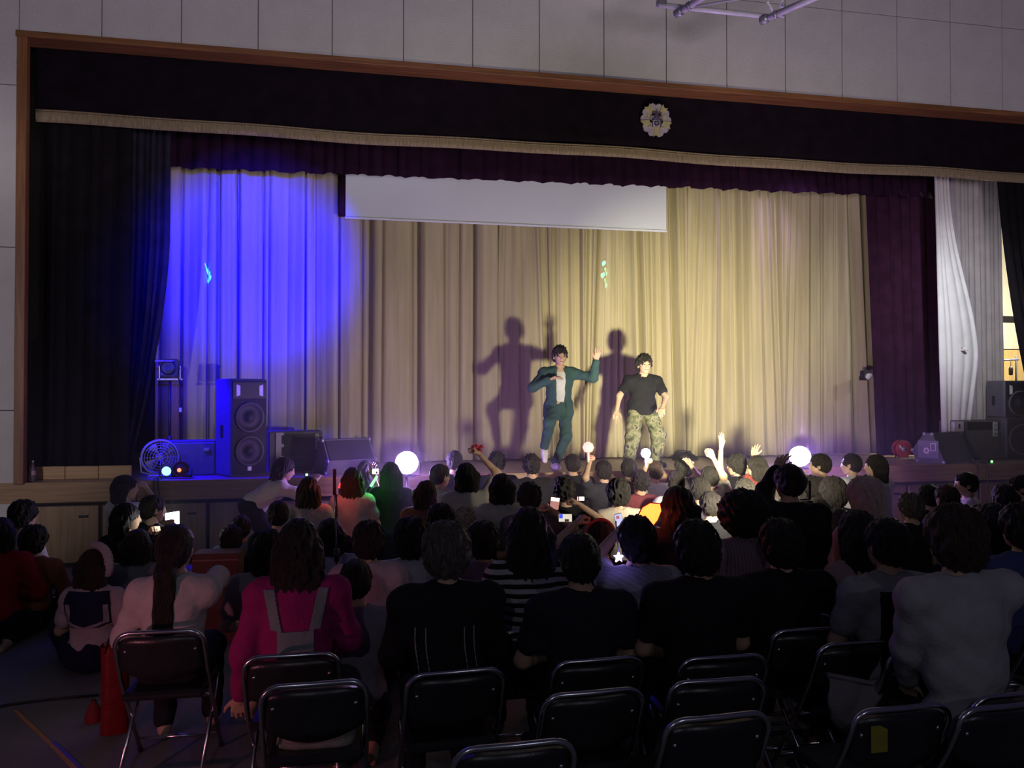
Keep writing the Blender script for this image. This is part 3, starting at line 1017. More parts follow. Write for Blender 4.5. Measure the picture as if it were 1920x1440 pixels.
stand_lamp(L1, 'blazing violet white stage lamp at the left, among the standing girls')
stand_lamp(L2, 'blazing violet white stage lamp at the right, beside a dark haired boy')
light('violet_up_light', 'SPOT', L2 + Vector((-0.1, -0.25, 0.2)), 420, (0.60, 0.38, 1.0), at(1370, 10, -2.1), spot_size=R(34), spot_blend=0.8, shadow_soft_size=0.05)
p = at(312, 903, 0.10)
par_can((p.x, 0.14, ST), (p.x - 0.2, -6, 1.0), glow('cyan_lens', (0.15, 0.6, 1.0), 5), 'small lamp glowing cyan on the left stage edge', r=0.055, depth=0.11, hgt=0.09)
p = at(335, 904, 0.10)
pcn = par_can((p.x + 0.02, 0.16, ST), (p.x + 0.2, -6, 1.3), M_BLACK, 'black lamp with a red indicator on the left stage edge', r=0.085, depth=0.15, hgt=0.11)
MB().lathe([(0.022, 0), (0.018, 0.01), (0, 0.012)], 12, xf((-0.01, -0.085, 0.10), (PI / 2, 0, 0))).build('indicator', glow('red_indicator', (1.0, 0.08, 0.02), 8), pcn)

# timber kick board at the left, with a bottle in front
kb = empty('kick_board', (at(155, 890, 0.28).x, 0.28, ST), 0, 'low timber board standing at the foot of the black left curtain', 'board')
for k in range(3):
    MB().box((-0.36 + k * 0.355, 0, 0.075), (0.35, 0.03, 0.15 - 0.004 * (k == 1)), 0.005).build('plank', wood('kick_wood', (0.42, 0.26, 0.10), (0.58, 0.38, 0.17), 0), kb)
p = at(60, 905, 0.12)
bt = empty('plastic_bottle', (p.x, 0.13, ST), 0, 'clear plastic drink bottle at the far left of the stage', 'bottle')
mg, N_, L_, b_ = _nt('clear_plastic')
b_.inputs['Base Color'].default_value = (0.8, 0.72, 0.75, 1)
b_.inputs['Transmission Weight'].default_value = 0.85
b_.inputs['Roughness'].default_value = 0.15
MB().lathe([(0, 0.002), (0.03, 0.002), (0.033, 0.01), (0.033, 0.14), (0.028, 0.16), (0.013, 0.195), (0.012, 0.215)], 16).build('body', mg, bt)
MB().lathe([(0.015, 0.213), (0.015, 0.232), (0, 0.233)], 12).build('cap', M_SOLE, bt)
MB().lathe([(0.0345, 0.07), (0.0345, 0.12)], 16).build('wrap', mat('bottle_wrap', (0.5, 0.3, 0.33), 0.6), bt)

# right side gear
p = at(1900, 862, 0.62)
speaker((p.x + 0.05, 0.70, ST), R(-6), 0.52, 0.44, 0.62, [(0.30, 0.22)], 'lower black bass speaker of the stack at the right', horn=False)
speaker((p.x + 0.05, 0.72, ST + 0.62), R(-6), 0.50, 0.40, 0.56, [(0.215, 0.185)], 'upper black loudspeaker stacked at the right stage edge')
p = at(1830, 862, 0.75)
bx = empty('equipment_case', (p.x - 0.04, 0.82, ST), 0, 'black equipment case between the right wedge monitor and speaker stack', 'case')
MB().box((0, 0, 0.29), (0.74, 0.42, 0.58), 0.015).build('body', M_SPEAKER, bx)
MB().box((0.04, -0.216, 0.50), (0.56, 0.01, 0.12), 0.003).build('front_panel', M_BLACK, bx)
lb = MB().box((0.24, -0.222, 0.45), (0.085, 0.008, 0.22), 0.003).build('label_strip', mat('pale_green_label', (0.50, 0.60, 0.50), 0.6), bx)
for k in range(3):
    MB().box((0.24, -0.229, 0.38 + 0.065 * k), (0.05, 0.006, 0.03), 0.002).build('mark', M_GREYMETAL, lb)
p = at(1795, 815, 0.55)
cbx = empty('socket_box', (p.x, 0.545, ST + 0.42), 0, 'small lilac lit box with a dark slot on the right wedge monitor', 'box')
MB().box((0, 0, 0.077), (0.17, 0.06, 0.15), 0.006).build('body', M_STEEL, cbx)
MB().box((0.005, -0.032, 0.085), (0.03, 0.006, 0.065), 0.003).build('slot', M_BLACK, cbx)
p = at(1688, 858, 1.05)
cr = empty('cable_reel', (p.x, 1.02, ST), R(-8), 'red cable reel standing on stage before the wine red curtain', 'cable reel')
M_RED = mat('red_plastic', (0.42, 0.05, 0.035), 0.45)
for y in (-0.06, 0.06):
    MB().lathe([(0.03, -0.006), (0.125, -0.006), (0.13, 0.0), (0.125, 0.006), (0.03, 0.006)], 24, xf((0, y, 0.145), (PI / 2, 0, 0))).build('flange', M_RED, cr)
MB().lathe([(0.0, -0.055), (0.085, -0.055), (0.085, 0.055), (0, 0.055)], 20, xf((0, 0, 0.145), (PI / 2, 0, 0))).build('cable_winding', M_BLACK, cr)
MB().lathe([(0.0, 0.0), (0.042, 0.0), (0.042, 0.016), (0.0, 0.018)], 16, xf((0, -0.064, 0.145), (PI / 2, 0, 0))).build('socket_plate', M_GREYMETAL, cr)
for k in range(2):
    MB().lathe([(0.0, 0.0), (0.018, 0.0), (0.015, 0.01), (0.0, 0.012)], 10, xf((-0.06 + 0.01 * k, -0.066, 0.19 - 0.02 * k), (PI / 2, 0, 0))).build('knob', M_SOLE, cr)
MB().tube([(-0.10, 0.0, 0.008), (-0.06, 0, 0.24), (0, 0, 0.295), (0.06, 0, 0.24), (0.10, 0, 0.008)], 0.009, 6).build('stand', M_BLACKMETAL, cr)
p = at(1622, 705, 1.30)
cmr = empty('curtain_lamp', p, R(20), 'small black clip lamp at the inner edge of the wine red curtain', 'clip lamp')
MB().box((0, 0, 0.03), (0.14, 0.10, 0.11), 0.015).build('body', M_BLACK, cmr)
MB().lathe([(0.045, 0.0), (0.055, 0.05), (0.0, 0.045)], 14, xf((-0.02, -0.05, 0.0), (PI / 2 + 0.3, 0, 0))).build('reflector', M_SOLE, cmr)
MB().box((0.05, 0.05, -0.03), (0.07, 0.14, 0.07), 0.008).build('clamp', M_BLACKMETAL, cmr)
p = at(1902, 760, 1.6)
ms = empty('boom_stand', (at(1905, 700, 1.75).x, 1.75, ST), 0, 'blue grey microphone boom stand in the lit right wing', 'microphone stand')
tripod(ms, 1.62, 0.26, 0.40)
MB().tube([(0.05, 0, 1.56), (-0.32, -0.02, 1.54)], 0.016, 8).build('boom', mat('blue_grey_metal', (0.16, 0.18, 0.30), 0.4, metal=0.4), ms)
MB().lathe([(0, -0.09), (0.03, -0.08), (0.035, 0.02), (0.02, 0.06), (0, 0.065)], 14, xf((-0.12, -0.02, 1.38))).build('microphone', M_BLACK, ms)
MB().tube([(-0.12, -0.02, 1.54), (-0.12, -0.02, 1.43)], 0.006, 6).build('hanger', M_BLACK, ms)
for (px, py, colr, lab) in ((1840, 861, (0.1, 1.0, 0.1), 'tiny green indicator light on the right stage edge'), (1918, 858, (1.0, 0.05, 0.05), 'tiny red indicator light at the right end of the stage edge'), (577, 887, (0.15, 1.0, 0.1), 'tiny green indicator light before the amplifier rack')):
    p = at(px, py, 0.22)
    ind = empty('indicator_lamp', (p.x, 0.06, ST), 0, lab, 'indicator')
    MB().box((0, 0, 0.02), (0.06, 0.05, 0.04), 0.006).build('body', M_BLACK, ind)
    MB().lathe([(0.014, 0), (0.013, 0.008), (0, 0.013)], 10, xf((0, -0.025, 0.024), (PI / 2, 0, 0))).build('diode', glow('indicator_glow', colr, 14), ind)
for (px, top, lab) in ((288, 905, 'black cable hanging over the stage lip below the floor fan'), (296, 905, 'second black cable hanging over the stage lip below the floor fan'),
                       (1831, 868, 'black cable hanging over the right stage lip, left one'), (1850, 868, 'black cable hanging over the right stage lip, right one')):
    x = at(px, top, -0.03).x
    tag(MB().tube([(x + 0.02, 0.12, ST + 0.012), (x, 0.0, ST + 0.014), (x, -0.035, ST - 0.03), (x + 0.02, -0.035, ST - 0.2), (x + 0.01, -0.03, ST - 0.45), (x + 0.03, -0.03, 0.01)], 0.008, 6).build('hanging_cable', M_BLACK), lab, 'cable')

# low things behind the dancers and a heap of cable on the stage
p = at(1275, 862, 1.55)
mnd = empty('stage_bag', (p.x, 1.35, ST), 0, 'dark soft bag lying at the foot of the backdrop', 'bag')
MB().grid(lambda u, v: (0.19 * math.cos(u * 2 * PI) * math.sin(v * PI * 0.5) * (1 + 0.08 * math.sin(5 * u * PI)), 0.13 * math.sin(u * 2 * PI) * math.sin(v * PI * 0.5), 0.10 * math.cos(v * PI * 0.5) * (1 + 0.2 * math.sin(u * 13)) + 0.002), 24, 8).build('body', M_HOUSE, mnd)
MB().tube([(-0.10, 0, 0.07), (-0.06, -0.03, 0.13), (0.06, -0.03, 0.13), (0.10, 0, 0.07)], 0.012, 6).build('strap', M_BLACK, mnd)

# green laser dots thrown on the backdrop: tiny lamps in the hall
for i, (px, py) in enumerate(((1127, 508), (1131, 521), (1125, 532), (1131, 544))):
    tgt = at(px, py, YB - 0.06)
    src = Vector((tgt.x + 0.05, 0.62, 4.8))
    light('laser_dot_light', 'SPOT', src, 900, (0.05, 1.0, 0.45), tgt, spot_size=R(2.3), spot_blend=0.4, shadow_soft_size=0.0)
for i, (px, py) in enumerate(((391, 527), (395, 545), (397, 556))):
    tgt = at(px, py, YB - 0.06)
    src = Vector((tgt.x + 0.05, 0.62, 4.8))
    light('laser_dot_light', 'SPOT', src, 700, (0.05, 0.9, 1.0), tgt, spot_size=R(1.8), spot_blend=0.4, shadow_soft_size=0.0)

# ================================================================ folding chairs
def make_chair():
    t = empty('folding_chair', (0, 0, 0))
    w = 0.21
    pts = []
    path = [(-w, 0.20, 0.012), (-w, -0.06, 0.40), (-w, -0.17, 0.60), (-w, -0.215, 0.70)]
    for k in range(1, 7):
        a = k / 6 * PI / 2
        path.append((-w + 0.075 * (1 - math.cos(a)), -0.215 - 0.012 * math.sin(a), 0.70 + 0.070 * math.sin(a)))
    full = path + [(0, -0.238, 0.773)] + [(-x, y, z) for x, y, z in path[::-1]]
    MB().tube(full, 0.0115, 10).build('back_frame', M_CHROME, t)
    for sx in (-1, 1):
        lg = MB().tube([(sx * 0.195, 0.18, 0.415), (sx * 0.195, 0.10, 0.33), (sx * 0.195, -0.25, 0.012)], 0.0105, 8).build('leg', M_CHROME, t)
        MB().tube([(sx * 0.195, -0.235, 0.026), (sx * 0.195, -0.254, 0.008)], 0.014, 8).build('rubber_foot', M_BLACK, lg)
        MB().tube([(sx * w, 0.19, 0.026), (sx * w, 0.203, 0.008)], 0.014, 8).build('rubber_foot', M_BLACK, t)
    MB().tube([(-0.195, -0.19, 0.065), (0.195, -0.19, 0.065)], 0.009, 8).build('stretcher', M_CHROME, t)
    MB().tube([(-w, 0.14, 0.10), (w, 0.14, 0.10)], 0.009, 8).build('stretcher', M_CHROME, t)
    MB().tube([(-w, -0.05, 0.385), (w, -0.05, 0.385)], 0.009, 8).build('stretcher', M_CHROME, t)
    m = MB()
    nu, nv = 14, 5

    def bk(u, v, off):
        x = (u - 0.5) * 0.395
        zt = 0.752 - 0.028 * abs(2 * u - 1) ** 6
        zb = 0.575 - 0.055 * (1 - (2 * u - 1) ** 2)
        z = zb + (zt - zb) * v
        y = -0.165 - 0.045 * (z - 0.55) / 0.2 - 0.028 * (1 - (2 * u - 1) ** 2) + off
        return (x, y, z)

    m.grid(lambda u, v: bk(1 - u, v, -0.010), nu, nv)
    m.grid(lambda u, v: bk(u, v, 0.012), nu, nv)
    n1 = (nu + 1) * (nv + 1)
    ed = [i for i in range(nu + 1)] + [j * (nu + 1) + nu for j in range(1, nv + 1)] + [nv * (nu + 1) + i for i in range(nu - 1, -1, -1)] + [j * (nu + 1) for j in range(nv - 1, 0, -1)]

    def mir(i):
        return n1 + (i // (nu + 1)) * (nu + 1) + nu - i % (nu + 1)

    for a, b in zip(ed, ed[1:] + ed[:1]):
        m.f.append([b, a, mir(a), mir(b)])
        m.s.append(False)
    bko = m.build('backrest', M_VINYL, t)
    for sx in (-1, 1):
        MB().lathe([(0.009, 0), (0.007, 0.004), (0, 0.005)], 8, xf((sx * 0.165, -0.212, 0.675), (PI / 2, 0, 0))).build('rivet', M_CHROME, bko)
    MB().box((0, 0.02, 0.432), (0.395, 0.38, 0.045), 0.016).build('seat', M_VINYL, t)
    return t


chair0 = make_chair()
_chair_used = [False]


def put_chair(x, y, rz, label, group='folding chairs'):
    t = chair0 if not _chair_used[0] else copy_tree(chair0)
    _chair_used[0] = True
    t.location = (x, y, 0)
    t.rotation_euler = (0, 0, rz)
    tag(t, label, 'chair', group)
    return t


# ================================================================ people: head, hand and hair templates
def strands(amp, n=46, noise=0.0):
    def post(F, X, Y, Z):
        a = np.arctan2(X, -(Y + 0.01))
        d = amp * np.sin(a * n / 2 + 2.5 * np.sin(Z * 30 + a * 3)) + amp * 0.6 * np.sin(a * n * 0.9 + Z * 25)
        if noise:
            d = d + noise * np.sin(X * 75 + Z * 40) * np.sin(Y * 80 - Z * 65 + 1) + noise * 0.6 * np.sin(X * 130 + 2 + Y * 40) * np.sin(Z * 120)
        return F + d
    return post


HEADP = [('e', (0, -0.012, 0.025), (0.076, 0.096, 0.090), None), ('e', (0, 0.02, -0.045), (0.060, 0.070, 0.068), None),
         ('e', (0, 0.055, -0.088), (0.030, 0.026, 0.024), None), ('e', (0, 0.02, 0.0), (0.068, 0.075, 0.08), None),
         ('c', (0, 0.088, 0.012), (0, 0.104, -0.028), 0.008, 0.012), ('e', (0, 0.094, -0.033), (0.017, 0.011, 0.009), None),
         ('e', (0, 0.083, -0.062), (0.024, 0.011, 0.010), None), ('c', (-0.04, 0.076, 0.022), (0.04, 0.076, 0.022), 0.012, 0.012),
         ('e', (0.077, -0.008, -0.008), (0.011, 0.022, 0.033), None), ('e', (-0.077, -0.008, -0.008), (0.011, 0.022, 0.033), None)]
_F, _o, _h = sdf(HEADP, 0.0065, 0.016, sub=[('e', (0.030, 0.098, 0.002), (0.016, 0.014, 0.010), None), ('e', (-0.030, 0.098, 0.002), (0.016, 0.014, 0.010), None)])
HEADV, HEADF = snets(_F, _o, _h)
_F, _o, _h = sdf(HEADP, 0.0105, 0.016)
HEADV_LO, HEADF_LO = snets(_F, _o, _h)


def hand_arr(pose, hh=0.0062):
    pr = []
    cur = {'relaxed': (25, 30, 20), 'open': (6, 8, 6), 'grip': (62, 85, 55)}[pose]
    xs = (-0.030, -0.010, 0.010, 0.029)
    for i, x in enumerate(xs):
        pr.append(('c', (x * 0.55, 0.005, 0), (x, 0.082 - 0.006 * abs(i - 1), 0), 0.015, 0.012))
        L = (0.040, 0.046, 0.042, 0.032)[i]
        p = np.array((x, 0.082 - 0.006 * abs(i - 1), 0.0))
        ang = 0
        spread = (x / 0.03) * (0.16 if pose == 'open' else 0.05)
        for j, fr_ in enumerate((1.0, 0.68, 0.55)):
            ang += R(cur[j] * (1 + 0.06 * (i - 1)))
            d = np.array((math.sin(spread) * math.cos(ang), math.cos(spread) * math.cos(ang), -math.sin(ang)))
            q = p + d * L * fr_
            pr.append(('c', p, q, 0.0088 - 0.0006 * j, 0.0082 - 0.0007 * j))
            p = q
    a = np.array((-0.018, 0.018, -0.004))
    if pose == 'grip':
        b, c_, d_ = np.array((-0.042, 0.045, -0.020)), np.array((-0.030, 0.066, -0.046)), np.array((-0.008, 0.078, -0.056))
    else:
        b, c_, d_ = np.array((-0.046, 0.042, -0.008)), np.array((-0.064, 0.070, -0.014)), np.array((-0.070, 0.094, -0.018))
    pr += [('c', a, b, 0.015, 0.011), ('c', b, c_, 0.0105, 0.0095), ('c', c_, d_, 0.0095, 0.008), ('c', (0, -0.02, 0), (0, 0.02, 0), 0.022, 0.022)]
    F_, o_, h_ = sdf(pr, hh, 0.006)
    return snets(F_, o_, h_)


HANDS = {k: hand_arr(k) for k in ('relaxed', 'open', 'grip')}
HAND_LAP = hand_arr('relaxed', 0.0088)
FACE = ('e', (0, 0.135, -0.045), (0.085, 0.080, 0.100), None)
NECKCUT = ('e', (0, 0.07, -0.16), (0.12, 0.11, 0.085), None)
CAP = [('e', (0, -0.014, 0.032), (0.090, 0.110, 0.098), None), ('e', (0, -0.050, -0.015), (0.080, 0.070, 0.075), None)]
LONGB = lambda n, w, L: [('c', (x, -0.075 - 0.02 * (1 - (x / w) ** 2), -0.02), (x * 1.08, -0.085 - 0.012 * (1 - (x / w) ** 2), -L + 0.02 * abs(x) / w), 0.036, 0.026) for x in np.linspace(-w, w, n)]
STY = {
    'short': (CAP, [FACE, NECKCUT], strands(0.0045, 34, 0.003)),
    'spiky': ([('e', (0, -0.014, 0.036), (0.094, 0.112, 0.102), None), ('e', (0, -0.050, -0.015), (0.082, 0.072, 0.070), None)], [FACE, NECKCUT], strands(0.006, 26, 0.009)),
    'thick': ([('e', (0, -0.016, 0.034), (0.102, 0.120, 0.108), None), ('e', (0, -0.050, -0.030), (0.094, 0.080, 0.085), None)], [('e', (0, 0.145, -0.045), (0.085, 0.080, 0.10), None)], strands(0.006, 30, 0.004)),
    'curly': ([('e', (0, -0.02, 0.030), (0.150, 0.145, 0.125), None), ('e', (0, -0.05, -0.02), (0.145, 0.115, 0.10), None)], [('e', (0, 0.17, -0.05), (0.09, 0.10, 0.11), None)], strands(0.004, 30, 0.012)),
    'bob': (CAP + [('c', (sx * 0.078, -0.02 - 0.03 * k, 0.0), (sx * (0.082 - 0.012 * k), -0.03 - 0.035 * k, -0.115), 0.036, 0.030) for sx in (-1, 1) for k in (0, 1, 2)] + [('c', (0, -0.09, 0), (0, -0.09, -0.115), 0.045, 0.035)], [FACE], strands(0.0045, 36)),
    'long': (CAP + LONGB(5, 0.075, 0.36) + [('c', (sx * 0.080, -0.01, 0.0), (sx * 0.088, -0.04, -0.20), 0.030, 0.022) for sx in (-1, 1)], [FACE], strands(0.0045, 36)),
    'verylong': (CAP + LONGB(5, 0.085, 0.52) + [('c', (sx * 0.082, -0.01, 0.0), (sx * 0.095, -0.05, -0.30), 0.032, 0.024) for sx in (-1, 1)], [FACE], strands(0.005, 36)),
    'pony': (CAP + [('c', (0, -0.10, 0.03), (0, -0.150, 0.02), 0.03, 0.034), ('c', (0, -0.150, 0.02), (0, -0.165, -0.15), 0.040, 0.046), ('c', (0, -0.165, -0.15), (0, -0.145, -0.42), 0.046, 0.022)], [FACE, NECKCUT], strands(0.0025)),
    'low': (CAP + [('c', (0, -0.10, -0.02), (0, -0.13, -0.10), 0.05, 0.04), ('c', (0, -0.13, -0.10), (0, -0.14, -0.42), 0.050, 0.058), ('c', (0, -0.14, -0.42), (0.01, -0.13, -0.60), 0.058, 0.02)], [FACE, NECKCUT], strands(0.0025)),
    'bun': (CAP + [('e', (0.0, -0.10, 0.05), (0.05, 0.045, 0.05), None)], [FACE, NECKCUT], strands(0.0025)),
}
HAIRM = {}
for _k, (_p, _s, _po) in STY.items():
    _F, _o, _h = sdf(_p, 0.0090, 0.03, sub=_s, post=_po)
    _V, _Q = snets(_F, _o, _h)
    HAIRM[_k] = np_mesh('hair_' + _k, _V, _Q)
    HAIRM[_k].materials.append(M_HAIR)


def unit(v):
    v = np.asarray(v, float)
    return v / max(1e-9, np.linalg.norm(v))


def ik(S, T, l1, l2, pole):
    S, T = np.asarray(S, float), np.asarray(T, float)
    d = T - S
    L = np.linalg.norm(d)
    mx = (l1 + l2) * 0.985
    if L > mx:
        T = S + d / L * mx
        d = T - S
        L = mx
    if L < abs(l1 - l2) + 0.02:
        L = abs(l1 - l2) + 0.02
    u = d / max(1e-6, np.linalg.norm(d))
    a = (l1 * l1 - l2 * l2 + L * L) / (2 * L)
    h2 = math.sqrt(max(0, l1 * l1 - a * a))
    p = np.asarray(pole, float)
    p = p - u * (p @ u)
    return S + u * a + unit(p) * h2, T


def frame(fwd, upv):
    y = unit(fwd)
    z = np.asarray(upv, float) - y * (np.asarray(upv) @ y)
    z = unit(z)
    x = np.cross(y, z)
    return np.stack([x, y, z], 1)


def wrinkle(amp, ph):
    def post(F, X, Y, Z):
        return F + amp * np.sin(X * 34 + Z * 23 + ph) * np.sin(Y * 29 - Z * 31 + ph * 2) + amp * 0.5 * np.sin(X * 71 - Z * 50 + ph) * np.sin(Y * 63 + Z * 20)
    return post


INFO = []
SADJ = {
    'dark haired person in a white shirt at the far left, sitting by the stage wall': 210.6,
    'person in a rust brown shirt sitting on the floor at the left edge': 222.4,
    'person in a red shirt cut off by the left edge': 240.8,
    'person in a black jacket holding up a glowing white tablet': 205.9,
    'reddish dark haired person in a grey shirt behind the sailor blouse girl': 235.9,
    'dark haired child by the stage doors in a bluish shirt': 202.8,
    'dark haired child sitting close behind the bluish shirt': 224.4,
    'girl with very long black hair in a magenta cardigan and grey pinafore': 381.7,
    'person with a wide bushy head of black hair and a pink striped shirt': 308.6,
    'dark haired person in black in front of the bushy haired person': 346.8,
    'long haired girl in a pinkish blouse at the right': 334.3,
    'boy with short black hair in a grey shirt with black back panel': 377.3,
    'person with dark brown hair in a loose off white shirt at the right': 433.5,
    'black haired person in a blue shirt behind the off white shirt': 301.3,
    'person in a dark blue shirt cut off by the right edge': 334.5,
    'person with pinkish blond fluffy hair rim lit violet': 303.5,
    'child with round black hair beside the red mic stand': 340.3,
    'dark head in front of the girl bending at the stage': 210.5,
    'dark haired person with a violet lit crown behind the ash haired person': 241.8,
    'person with patterned headscarf below the jersey': 224.1,
    'girl with very long black hair just right of the mic stand': 182.0,
    'girl with long black hair directly left of the blazing left lamp': 173.9,
    'dark haired person in profile right of the left lamp, pale shirt': 179.2,
    'person in brown crouching between the left lamp and the jersey': 190.8,
    'person in dark clothes behind the left lamp by the stage lip': 164.8,
    'dark haired boy with arm raised at the stage lip, left of the first dancer': 161.9,
    'boy with sunlit short hair in a black shirt below the first dancer': 168.2,
    "boy in a black tee shirt right of the first dancer's foot": 155.7,
    'fan holding a glowing red light ball up high': 162.3,
    'dark haired person at the stage lip between the two light holders': 152.9,
    'person with round lit hair in the second row below the second dancer': 168.7,
    'fan in a bright white shirt holding a violet light stick': 160.5,
    'person with shaggy hair at the stage lip right of the white shirt': 155.4,
    'boy with short hair and a white shirt beyond, lit from the right': 176.9,
    'boy with a round bowl of lit hair in the third row': 187.9,
    'fan with a bare arm stretched up in a white sleeve': 171.6,
    'boy with glossy hair low in the row before the bare arm': 211.5,
    'dark haired girl in profile at the stage lip right of the bare arm': 161.4,
    'person in a red checked shirt in profile at the stage lip': 170.8,
    'person with lit hair and yellow collar in the third row': 197.5,
    'person with curly lit hair behind the bushy haired person': 211.7,
    'person with ruffled lit hair below the right lamp': 194.8,
    'person with grey lit long hair right of the red stick': 226.7,
    'dark shoulders raising a hand left of the right lamp': 281.8,
    'student in a white sailor blouse with dark collar at the stage lip': 162.0,
    'long haired girl in a white blouse, rightmost of the row at the stage lip': 171.6,
    'big dark head under the sailor blouse student': 207.9,
    'dark head left of the pinkish blond person': 184.7,
    'person in a sharply lit white blouse beside the flood lamp': 246.1,
    'person in a lavender shirt facing left before the right stage doors': 179.9,
    'dark head left of the lavender shirt': 191.5,
    'dark head in a blue cap shirt below the lavender shirt': 204.9,
    'dark haired person with lit cheek at the right edge near the stage': 188.2,
}
_seed = [0]


def person(label, px, py, s, pose=None, yaw=0.0, hair='short', hc=M_HAIR, shirt=(0.5, 0.5, 0.5), bottom=(0.02, 0.02, 0.03), sleeve='short', fem=False, lean=0.03,
           armL='lap', armR='lap', head=(0, 0), skirt=False, hs=1.0, skin=M_SKIN, handL='relaxed', handR='relaxed', fine=None, chair=None, legs=None, hipz=None,
           group='audience', open_front=False, cat='person', base=None, wide=1.0, tors=0.0, bag=1.0):
    _seed[0] += 1
    s = SADJ.get(label, s)
    rnd = random.Random(_seed[0])
    Hw = ats(px, py, s)
    zc = Hw.z
    h = fine or (0.022 if s < 230 else 0.017)
    gz = 0.0 if base is None else base
    zc -= gz
    nb = zc - 0.165
    hn = nb - 0.47
    if pose is None:
        pose = 'floor' if hn < 0.22 else 'seiza' if hn < 0.42 else 'kneel' if hn < 0.62 else 'stand'
    hz = {'floor': 0.12, 'seiza': min(0.36, max(0.22, hn)), 'kneel': min(0.52, hn), 'stand': min(0.90, hn), 'chair': 0.53}[pose]
    if hipz is not None:
        hz = hipz
    yr = R(yaw)
    cy, sy = math.cos(yr), math.sin(yr)
    hc_l = np.array((tors, lean + 0.03, zc))
    ox = Hw.x - (cy * hc_l[0] - sy * hc_l[1])
    oy = Hw.y - (sy * hc_l[0] + cy * hc_l[1])

    def loc(w):
        dx, dy = w.x - ox, w.y - oy
        return np.array((cy * dx + sy * dy, -sy * dx + cy * dy, w.z - gz))

    P = np.array((0, 0, hz))
    N = np.array((tors, lean - 0.005, nb))
    L = np.linalg.norm(N - P)
    u = (N - P) / L
    ff = unit(np.array((0, 1, 0)) - u * u[1])
    rx = np.cross(ff, u)
    B = np.stack([rx, ff, u], 1)
    wd = (0.93 if fem else 1.0) * wide
    sw = (0.150 if fem else 0.172) * wide
    Sh = {q: N + rx * sw * q - u * 0.052 - ff * 0.005 for q in (-1, 1)}
    tor = [('e', P + u * 0.03, (0.150 * wd, 0.112, 0.115), B), ('e', P + u * L * 0.42, (0.128 * wd, 0.096, 0.17), B), ('e', P + u * L * 0.72, (0.152 * wd, 0.108, 0.165), B),
           ('c', Sh[-1] * 0.85 + Sh[1] * 0.15 - u * 0.01, Sh[1] * 0.85 + Sh[-1] * 0.15 - u * 0.01, 0.056, 0.056), ('c', N + u * 0.005, Sh[1], 0.045, 0.050), ('c', N + u * 0.005, Sh[-1], 0.045, 0.050)]
    neck = [('c', N - u * 0.03, hc_l + np.array((0, -0.012, -0.055)), 0.054, 0.050)]
    # arms
    arms = {}
    hv = []
    for q, a, hp_ in ((-1, armL, handL), (1, armR, handR)):
        S_ = Sh[q]
        if isinstance(a, str):
            if a == 'lap':
                T = np.array((q * 0.10, max(0.24, lean + 0.22), hz + 0.10)) if pose != 'stand' else np.array((q * 0.24, lean + 0.06, nb - 0.55))
                pole = (q * 0.8, -0.3, -0.6)
            elif a == 'down':
                T = S_ + np.array((q * 0.10, 0.05, -0.50))
                pole = (q * 0.5, -0.8, 0)
            elif a == 'fwd':
                T = S_ + np.array((q * -0.05, 0.38, 0.05))
                pole = (q * 0.8, 0, -0.8)
            elif a == 'face':
                T = hc_l + np.array((q * 0.06, 0.20, -0.02))
                pole = (q * 0.8, 0, -0.8)
            elif a == 'prop':
                T = S_ + np.array((q * 0.16, -0.12, -0.46))
                pole = (q, -0.3, 0)
        else:
            T = loc(ats(*a[:3])) if len(a) >= 3 else np.array(a)
            pole = a[3] if len(a) > 3 else (q * 0.9, 0.1, -0.5)
        E, T = ik(S_, T, 0.275, 0.235, pole)
        arms[q] = (S_, E, T)
        fd = unit(T - E)
        up_ = np.array((0, 0, 1.0)) if abs(fd[2]) < 0.8 else np.array((0, -1.0, 0))
        Bh = frame(fd, up_)
        V, Q = HAND_LAP if (a == 'lap' and fine is None) else HANDS[hp_]
        V = V.copy()
        if q < 0:
            V[:, 0] *= -1
            Q = Q[:, ::-1]
        hv.append((V @ Bh.T + T + fd * 0.012, Q))
    # legs
    lg = {}
    for q in (-1, 1):
        H = P + rx * 0.088 * q - u * 0.01
        if legs is not None:
            K, A = (np.array(legs[q][0]), np.array(legs[q][1]))
            fdv = unit(np.array(legs[q][2])) if len(legs[q]) > 2 else np.array((0, 1.0, 0))
        elif pose == 'floor':
            K, A = np.array((q * 0.34, 0.30, 0.22)), np.array((-q * 0.05, 0.34 + 0.05 * q, 0.07))
            fdv = np.array((-q * 0.8, 0.5, 0))
        elif pose == 'seiza':
            K, A = np.array((q * 0.13, 0.37, 0.085)), np.array((q * 0.09, -0.02, 0.07))
            fdv = np.array((0, -1.0, 0))
        elif pose == 'kneel':
            K, A = np.array((q * 0.12, 0.10, 0.07)), np.array((q * 0.10, -0.30, 0.065))
            fdv = np.array((0, -1.0, 0))
        elif pose == 'chair':
            K, A = np.array((q * 0.12, 0.41, 0.50)), np.array((q * 0.12, 0.40 + 0.04 * q, 0.085))
            fdv = np.array((0, 1.0, 0))
        else:
            K, A = ik(H, np.array((q * 0.11, -0.02 + 0.05 * q, 0.085)), 0.42, 0.41, (0.1 * q, 1, 0))
            fdv = np.array((0, 1.0, 0))
        lg[q] = (H, K, A, fdv)
    body = list(tor) + neck
    for q in (-1, 1):
        S_, E, T = arms[q]
        r = 0.92 if fem else 1.0
        body += [('c', S_, E, 0.046 * r, 0.038 * r), ('c', E, T, 0.038 * r, 0.027 * r)]
        H, K, A, fdv = lg[q]
        body += [('c', H, K, 0.078, 0.055), ('c', K, A, 0.052, 0.036), ('c', A - np.array((0, 0, 0.035)) - fdv * 0.03, A - np.array((0, 0, 0.045)) + fdv * 0.13, 0.034, 0.028)]
    F_, o_, h_ = sdf(body, h, 0.035)
